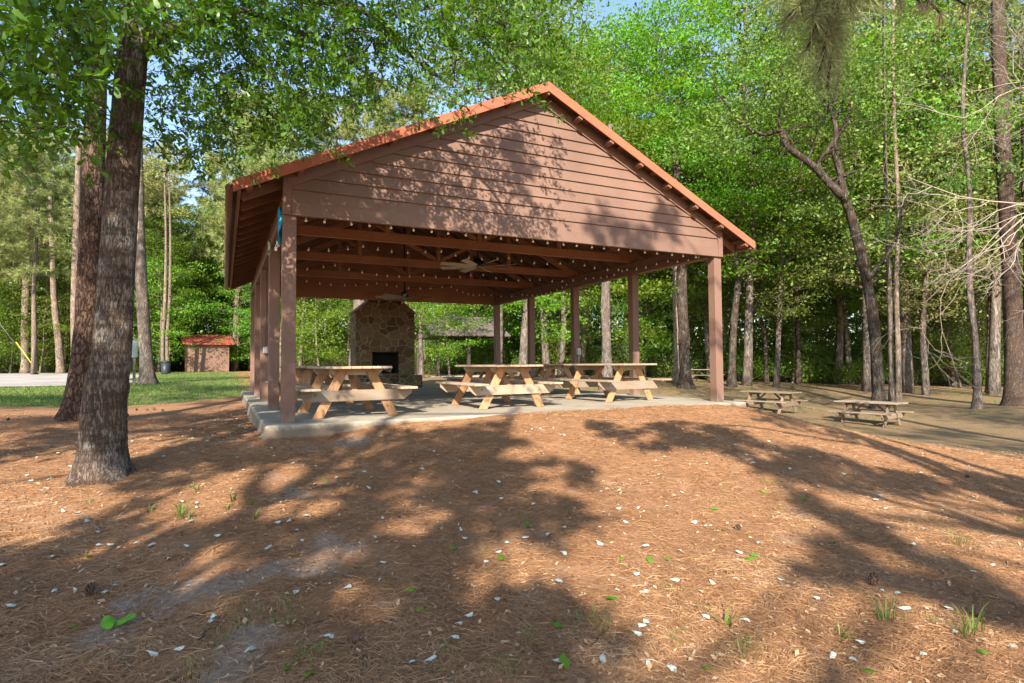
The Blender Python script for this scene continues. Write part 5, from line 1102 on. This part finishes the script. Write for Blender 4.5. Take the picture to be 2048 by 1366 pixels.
# dry leaves and bark chips
n = 19000; y = 1.9+12*rng.random(n)**1.2; x = (rng.random(n)*2-1)*(y*.92+.3)
bxx, byy = to_b(x, y); ok = ~((bxx > -.25) & (byy > -.35)) & (lookup(lawn, x, y) < .5); x, y = x[ok], y[ok]
xa = rng.normal(size=1600)*.5-.75; ya = rng.random(1600)*8-0.6; XX = X0+ct*xa-st_*ya; YY = Y0+st_*xa+ct*ya; okk = xa < -.27; x = np.concatenate([x, XX[okk]]); y = np.concatenate([y, YY[okk]])
g = on_ground(np.stack([x, y], 1), .008+.01*rng.random(len(x))); V, Q = leaf_geo(g, .020+.022*rng.random((len(g), 1))**2, .5, 2.6, rng, droop=0); lit_t = rng.random(len(Q))
tag(put('leaf_litter', np_mesh('leaf_litter', V, Q, M['litter'], lit_t)), 'small dry brown leaves scattered over the straw', 'leaf litter', kind='stuff')
# pale fallen leaves, each its own object
pale = []
rl = random.Random(21)
for k in range(7):
    nn = 11; pts = []; ph = rl.random()*6
    for i in range(nn): a = 2*PI*i/nn; rr_ = .031*(0.85+.17*math.cos(2*a+ph)+.13*math.cos(5*a+ph*2)*rl.uniform(.3, 1)+.10*rl.uniform(-1, 1)); pts.append((rr_*math.cos(a)*1.3, rr_*math.sin(a)*.9, .006*math.sin(2*a+ph)+.004*rl.uniform(-1, 1)))
    me2 = bpy.data.meshes.new('pale_leaf'); me2.from_pydata(pts+[(0, 0, .010)], [], [(i, (i+1) % nn, nn) for i in range(nn)]); me2.materials.append(M['pale']); pale.append(me2)
PL = [(305, 1320), (358, 1311), (422, 1246), (500, 1307), (658, 1280), (715, 1280), (593, 1192), (760, 1166), (766, 1128), (107, 1187), (150, 1187), (210, 1191), (20, 1220), (4, 1134), (338, 1122), (373, 1097), (434, 1075), (302, 1094), (273, 1089), (220, 1091), (193, 1067), (175, 1042), (127, 1026), (155, 1027), (383, 1049), (362, 1006), (362, 990), (395, 1006), (555, 1053), (577, 1052), (592, 1068), (604, 1083), (612, 1035), (537, 1096), (748, 1080), (694, 1185), (765, 1043), (922, 1063), (929, 1079), (972, 1127), (995, 1108), (1015, 1090), (996, 1205), (938, 1234), (918, 1252), (908, 1280), (824, 1324), (860, 1319), (632, 935), (585, 932), (728, 946), (844, 940), (870, 964), (950, 986), (953, 983), (996, 965), (1003, 1001), (630, 969), (868, 903), (875, 912),
      (1067, 1014), (1050, 1080), (1126, 1114), (1097, 1075), (1207, 1026), (1200, 1089), (1288, 1101), (1277, 1019), (1289, 1026), (1335, 1016), (1252, 1048), (1215, 981), (1184, 948), (1363, 986), (1411, 1054), (1420, 1054), (1388, 1047), (1518, 1089), (1477, 1109), (1358, 1110), (1273, 1156), (1234, 1185), (1291, 1189), (1116, 1165), (1425, 1171), (1561, 1166), (1632, 1201), (1411, 1241), (1490, 1243), (1274, 1278), (1285, 1265), (1293, 1255), (1207, 1331), (1118, 1334), (1296, 1333), (1344, 1348), (1663, 1320), (1708, 1325), (1720, 1286), (1847, 1316), (1807, 1217), (1893, 1217), (1910, 1274), (2023, 1305), (1985, 1132), (1825, 1093), (1849, 1063), (1776, 1061), (1771, 1020), (1758, 997), (1751, 1005), (1602, 965), (1638, 977), (1687, 952), (1492, 910), (1412, 931), (1505, 930), (1549, 896), (1580, 940), (1944, 996), (2004, 1007), (1884, 1024), (1867, 956), (1868, 955), (1762, 1181), (1795, 1186), (98, 960), (55, 950), (60, 965), (20, 905), (120, 940), (90, 980), (140, 935), (50, 998), (80, 985), (210, 820), (640, 893), (230, 845)]
k = 0
def put_leaf(x, y, sc_=1.0, tall=False):
    global k
    g = gfull(np.array([x]), np.array([y]))[0]; o = bpy.data.objects.new('fallen_leaf', pale[k % 7]); o.location = (x, y, g+.014); o.rotation_euler = (rl.uniform(-.25, .25), rl.uniform(-.25, .25), rl.uniform(0, 6.28)); o.scale = (sc_*rl.uniform(.75, 1.1), sc_*rl.uniform(.6, 1.05), sc_); link(o); k += 1
    tag(o, 'pale grey green fallen leaf lying on the pine straw', 'leaf', 'pale fallen leaves on the straw')
for (px, py) in PL: g = ground_at(px, py); put_leaf(g[0], g[1], rl.uniform(.65, 1.05))
while k < 235:
    u = rl.random()
    if u < .35: bx, by = -.4-abs(rl.gauss(0, .5)), rl.uniform(-.4, 6); x, y = X0+ct*bx-st_*by, Y0+st_*bx+ct*by
    elif u < .6: y = rl.uniform(6.5, 10.5); x = rl.uniform(-y*.85, -y*.38)
    else: y = rl.uniform(3.0, 9); x = rl.uniform(-y*.85, y*.85)
    bx, by = to_b(x, y)
    if (bx > -.25 and by > -.35) or math.hypot(x-org[0], y-org[1]) < .45: continue
    put_leaf(x, y, rl.uniform(.5, .9))
# green leaves lying on the straw
gl = []
for q in range(2):
    pts = [(math.cos(a)*.03*(1+.25*math.cos(2*a)), math.sin(a)*.022*(1+.1*math.cos(5*a)), .004*math.sin(3*a)) for a in np.linspace(0, 2*PI, 12, endpoint=False)]
    m2 = np_mesh('green_leaf', np.array(pts+[(0, 0, .008)]), [(i, (i+1) % 12, 12) for i in range(12)], M['green_leaf'], np.full(12, .3+.5*q)); gl.append(m2)
for i, (px, py) in enumerate([(905, 1103), (1003, 1121), (1000, 1118), (650, 963), (502, 1009), (180, 1114), (822, 1183), (840, 1225), (575, 1352), (620, 1360), (1428, 1022), (1448, 1063), (1300, 1127), (1244, 1120), (1054, 1057), (1412, 1346), (1224, 1206), (1335, 1125), (1496, 1127), (1668, 1088), (1736, 1346), (1130, 1336), (1966, 1312), (1528, 988), (1607, 1001), (2040, 1046), (1510, 1118), (148, 1260), (1115, 1255)]):
    g = ground_at(px, py); o = bpy.data.objects.new('green_leaf', gl[i % 2]); o.location = (g[0], g[1], gfull(g[:1], g[1:2])[0]+.016); o.rotation_euler = (rl.uniform(-.4, .4), rl.uniform(-.4, .4), rl.uniform(0, 6)); o.scale = (rl.uniform(.8, 1.3),)*3; link(o); tag(o, 'small fresh green leaf lying on the pine straw', 'leaf', 'fresh green leaves on the straw')
g = ground_at(233, 1258); o = empty('ground_vine', (g[0], g[1], gfull(g[:1], g[1:2])[0]), 0, 'low plant with two big bright green leaves at the lower left', 'plant')
for dx, dy, s_ in ((-.035, -.015, 1.5), (.035, .02, 1.3)): q = put('leaf', gl[1], o, (dx, dy, .035)); q.scale = (s_,)*3; q.rotation_euler = (.2, -.3*np.sign(dx), dx*20)
MB().tube([(-.04, -.02, .03), (0, 0, -.01), (.05, .03, .03)], .002, 4).build('stem', M['green_leaf'], o)
# grass tufts and weeds
def tuft_mesh(n, hgt, wid, spread, seed):
    r = np.random.default_rng(seed); V = [np.array([0, 0, -.012]), np.array([.002, 0, -.012])]; Q = []
    for i in range(n):
        a = r.random()*6.28; q = r.random()**.7*spread; b = np.array([math.cos(a)*q, math.sin(a)*q, -.01]); l = hgt*(.5+.7*r.random()); le = np.array([math.cos(a), math.sin(a), 0])*(.2+.7*r.random()); sd = np.array([-math.sin(a), math.cos(a), 0])*wid*.5; j = len(V)
        for t in (0, .4, .75, 1): p = b+le*l*t*t*.8+np.array([0, 0, l*t*(1-.25*t)]); w_ = (1-t*.85); V += [p-sd*w_, p+sd*w_]
        Q += [(0, 1, j+1, j), (j, j+1, j+3, j+2), (j+2, j+3, j+5, j+4), (j+4, j+5, j+7, j+6)]
    return np_mesh('blades', np.array(V), Q, M['grass'], np.repeat(r.random(n), 4))
TM = {'tall': [tuft_mesh(16, .17, .010, .05, i) for i in range(2)], 'low': [tuft_mesh(34, .09, .006, .12, 5+i) for i in range(3)], 'broad': [tuft_mesh(7, .13, .022, .03, 9)]}
rt_ = random.Random(3); ti = 0
for kind, px, py, s_ in [('broad', 375, 1040, 1.1), ('broad', 365, 1025, 1.2), ('broad', 300, 1025, .9), ('broad', 395, 985, .9), ('broad', 385, 978, .8), ('broad', 465, 1000, 1), ('broad', 455, 1015, .8), ('tall', 360, 1035, 1), ('broad', 178, 1005, .7), ('broad', 318, 985, .6), ('broad', 508, 1042, .9), ('tall', 1945, 1270, 1.25), ('tall', 1930, 1280, 1.0), ('tall', 1770, 1245, 1.2), ('low', 1790, 1240, .9), ('broad', 1450, 1252, 1.1), ('low', 1920, 1090, 1.5), ('low', 1910, 1075, 1.3),
        ('low', 500, 1225, .9), ('low', 560, 1235, 1), ('low', 600, 1245, 1), ('low', 480, 1245, .8), ('low', 440, 1290, .9), ('low', 620, 1330, 1), ('low', 640, 1320, .8), ('low', 380, 1350, 1), ('low', 900, 1300, .8), ('low', 1175, 1250, 1.1), ('low', 1200, 1235, .9), ('low', 1060, 1285, .8), ('low', 1350, 1280, .9), ('low', 1480, 1310, 1), ('low', 1500, 1295, .8), ('low', 1560, 1020, .8), ('low', 1535, 968, 1.1), ('low', 1340, 1185, .8), ('low', 1045, 1040, .9), ('low', 1135, 1020, .7), ('low', 960, 1108, .7), ('low', 620, 1320, .7), ('low', 1700, 1280, .7), ('low', 1220, 1265, 1), ('low', 1405, 1220, .7), ('low', 1870, 1240, .7), ('tall', 1960, 1240, .6), ('tall', 1680, 1270, .7), ('low', 270, 1110, .6), ('low', 580, 1210, .8), ('low', 880, 1350, .7), ('low', 1010, 1340, .8), ('low', 990, 1330, .6)]:
    g = ground_at(px, py); ti += 1; mm = TM[kind]; o = bpy.data.objects.new('grass_tuft', mm[ti % len(mm)]); o.location = (g[0], g[1], gfull(g[:1], g[1:2])[0]); o.rotation_euler = (0, 0, rt_.uniform(0, 6)); o.scale = (s_*.82,)*3; link(o)
    tag(o, {'tall': 'upright tuft of bright green grass in the straw', 'low': 'low spreading tuft of grass in the straw', 'broad': 'small weed with broad green blades in the straw'}[kind], 'grass tuft', {'tall': 'upright green grass tufts', 'low': 'low spreading grass tufts', 'broad': 'broad bladed weeds'}[kind])
# lawn grass and thin grass on the clearing floor
n = 60000; y = 12+34*rng.random(n)**1.6; x = -y*.95+rng.random(n)*y*.75; la = lookup(lawn, x, y); ok = la > .4+.3*rng.random(n); lo, hi = road_y(np.clip(x, -75, -16.5)); ok &= ~((x < -16.4) & (y > lo) & (y < hi)); x, y = x[ok], y[ok]
g = on_ground(np.stack([x, y], 1), .02); V, Q = leaf_geo(g, .10, .14, 0.0, rng, droop=-1.2); tag(put('lawn_grass', np_mesh('lawn_grass', V, Q, M['grass'], rng.random(len(Q)))), 'short green lawn grass', 'grass', kind='stuff')
n = 26000; y = 12+30*rng.random(n)**1.4; x = y*(.1+rng.random(n)*.85); fl = lookup(floor, x, y); ok = (fl > .3) & (vnoise(x+40, y+40, 1.6, 3) > .72) & (y > 20); x, y = x[ok], y[ok]
g = on_ground(np.stack([x, y], 1), .02); V, Q = leaf_geo(g, .11, .14, 0.0, rng, droop=-1.0); tag(put('clearing_grass', np_mesh('clearing_grass', V, Q, M['grass'], rng.random(len(Q)))), 'thin patchy grass of the clearing', 'grass', kind='stuff')
# pine cones
def cone():
    m = MB(); m.ball((0, 0, .035), .032, 9, 6); 
    for i in range(46):
        t = i/46; z = .005+.075*t; a = i*2.4; rr_ = .040*math.sin(PI*(.18+.72*(1-t)))+.006; p = Vector((math.cos(a)*rr_*.6, math.sin(a)*rr_*.6, z)); q = Vector((math.cos(a)*rr_*1.15, math.sin(a)*rr_*1.15, z+.012)); m.beam(p, q, .016, .005)
    return m
cm = cone().mesh('pine_cone', M['cone'])
for i, (px, py, s_) in enumerate([(1742, 1168, 1.15), (172, 1195, 1.0), (1960, 1240, .8), (717, 1292, .8), (1480, 1060, .7), (1930, 958, .8), (270, 822, .9), (292, 822, .9), (310, 821, 1), (328, 823, .9), (255, 833, .8), (12, 842, .9)]):
    g = ground_at(px, py); o = bpy.data.objects.new('pine_cone', cm); o.location = (g[0], g[1], gfull(g[:1], g[1:2])[0]+.035*s_); o.rotation_euler = (1.45, .2*i, i*1.3); o.scale = (s_*.72,)*3; link(o)
    tag(o, 'open brown pine cone lying on the straw at the lower right' if i == 0 else 'small dark pine cone lying on the ground', 'pine cone', None if i == 0 else 'dark pine cones')
# twigs on the ground
for i, (px, py, l, a) in enumerate([(375, 1240, .22, .5), (395, 1290, .2, 1.6), (1290, 760, .3, 0.3), (250, 1345, .2, 2.4), (1180, 1300, .25, 1.0), (700, 845, .3, .2), (1560, 855, .3, .2), (1020, 1195, .16, 2.0)]):
    g = ground_at(px, py); P = [(g[0]+math.cos(a)*l*t+.01*math.sin(t*9), g[1]+math.sin(a)*l*t, gfull(np.array([g[0]+math.cos(a)*l*t]), np.array([g[1]+math.sin(a)*l*t]))[0]+.014-g[2]) for t in (0, .25, .5, .75, 1)]
    m = MB().tube([(q[0]-g[0], q[1]-g[1], q[2]) for q in P], [.005, .004, .004, .003, .002], 5); o = m.build('twig', M['bark_grey']); o.location = tuple(g); tag(o, 'thin dry twig lying on the straw', 'twig', 'dry twigs on the ground')
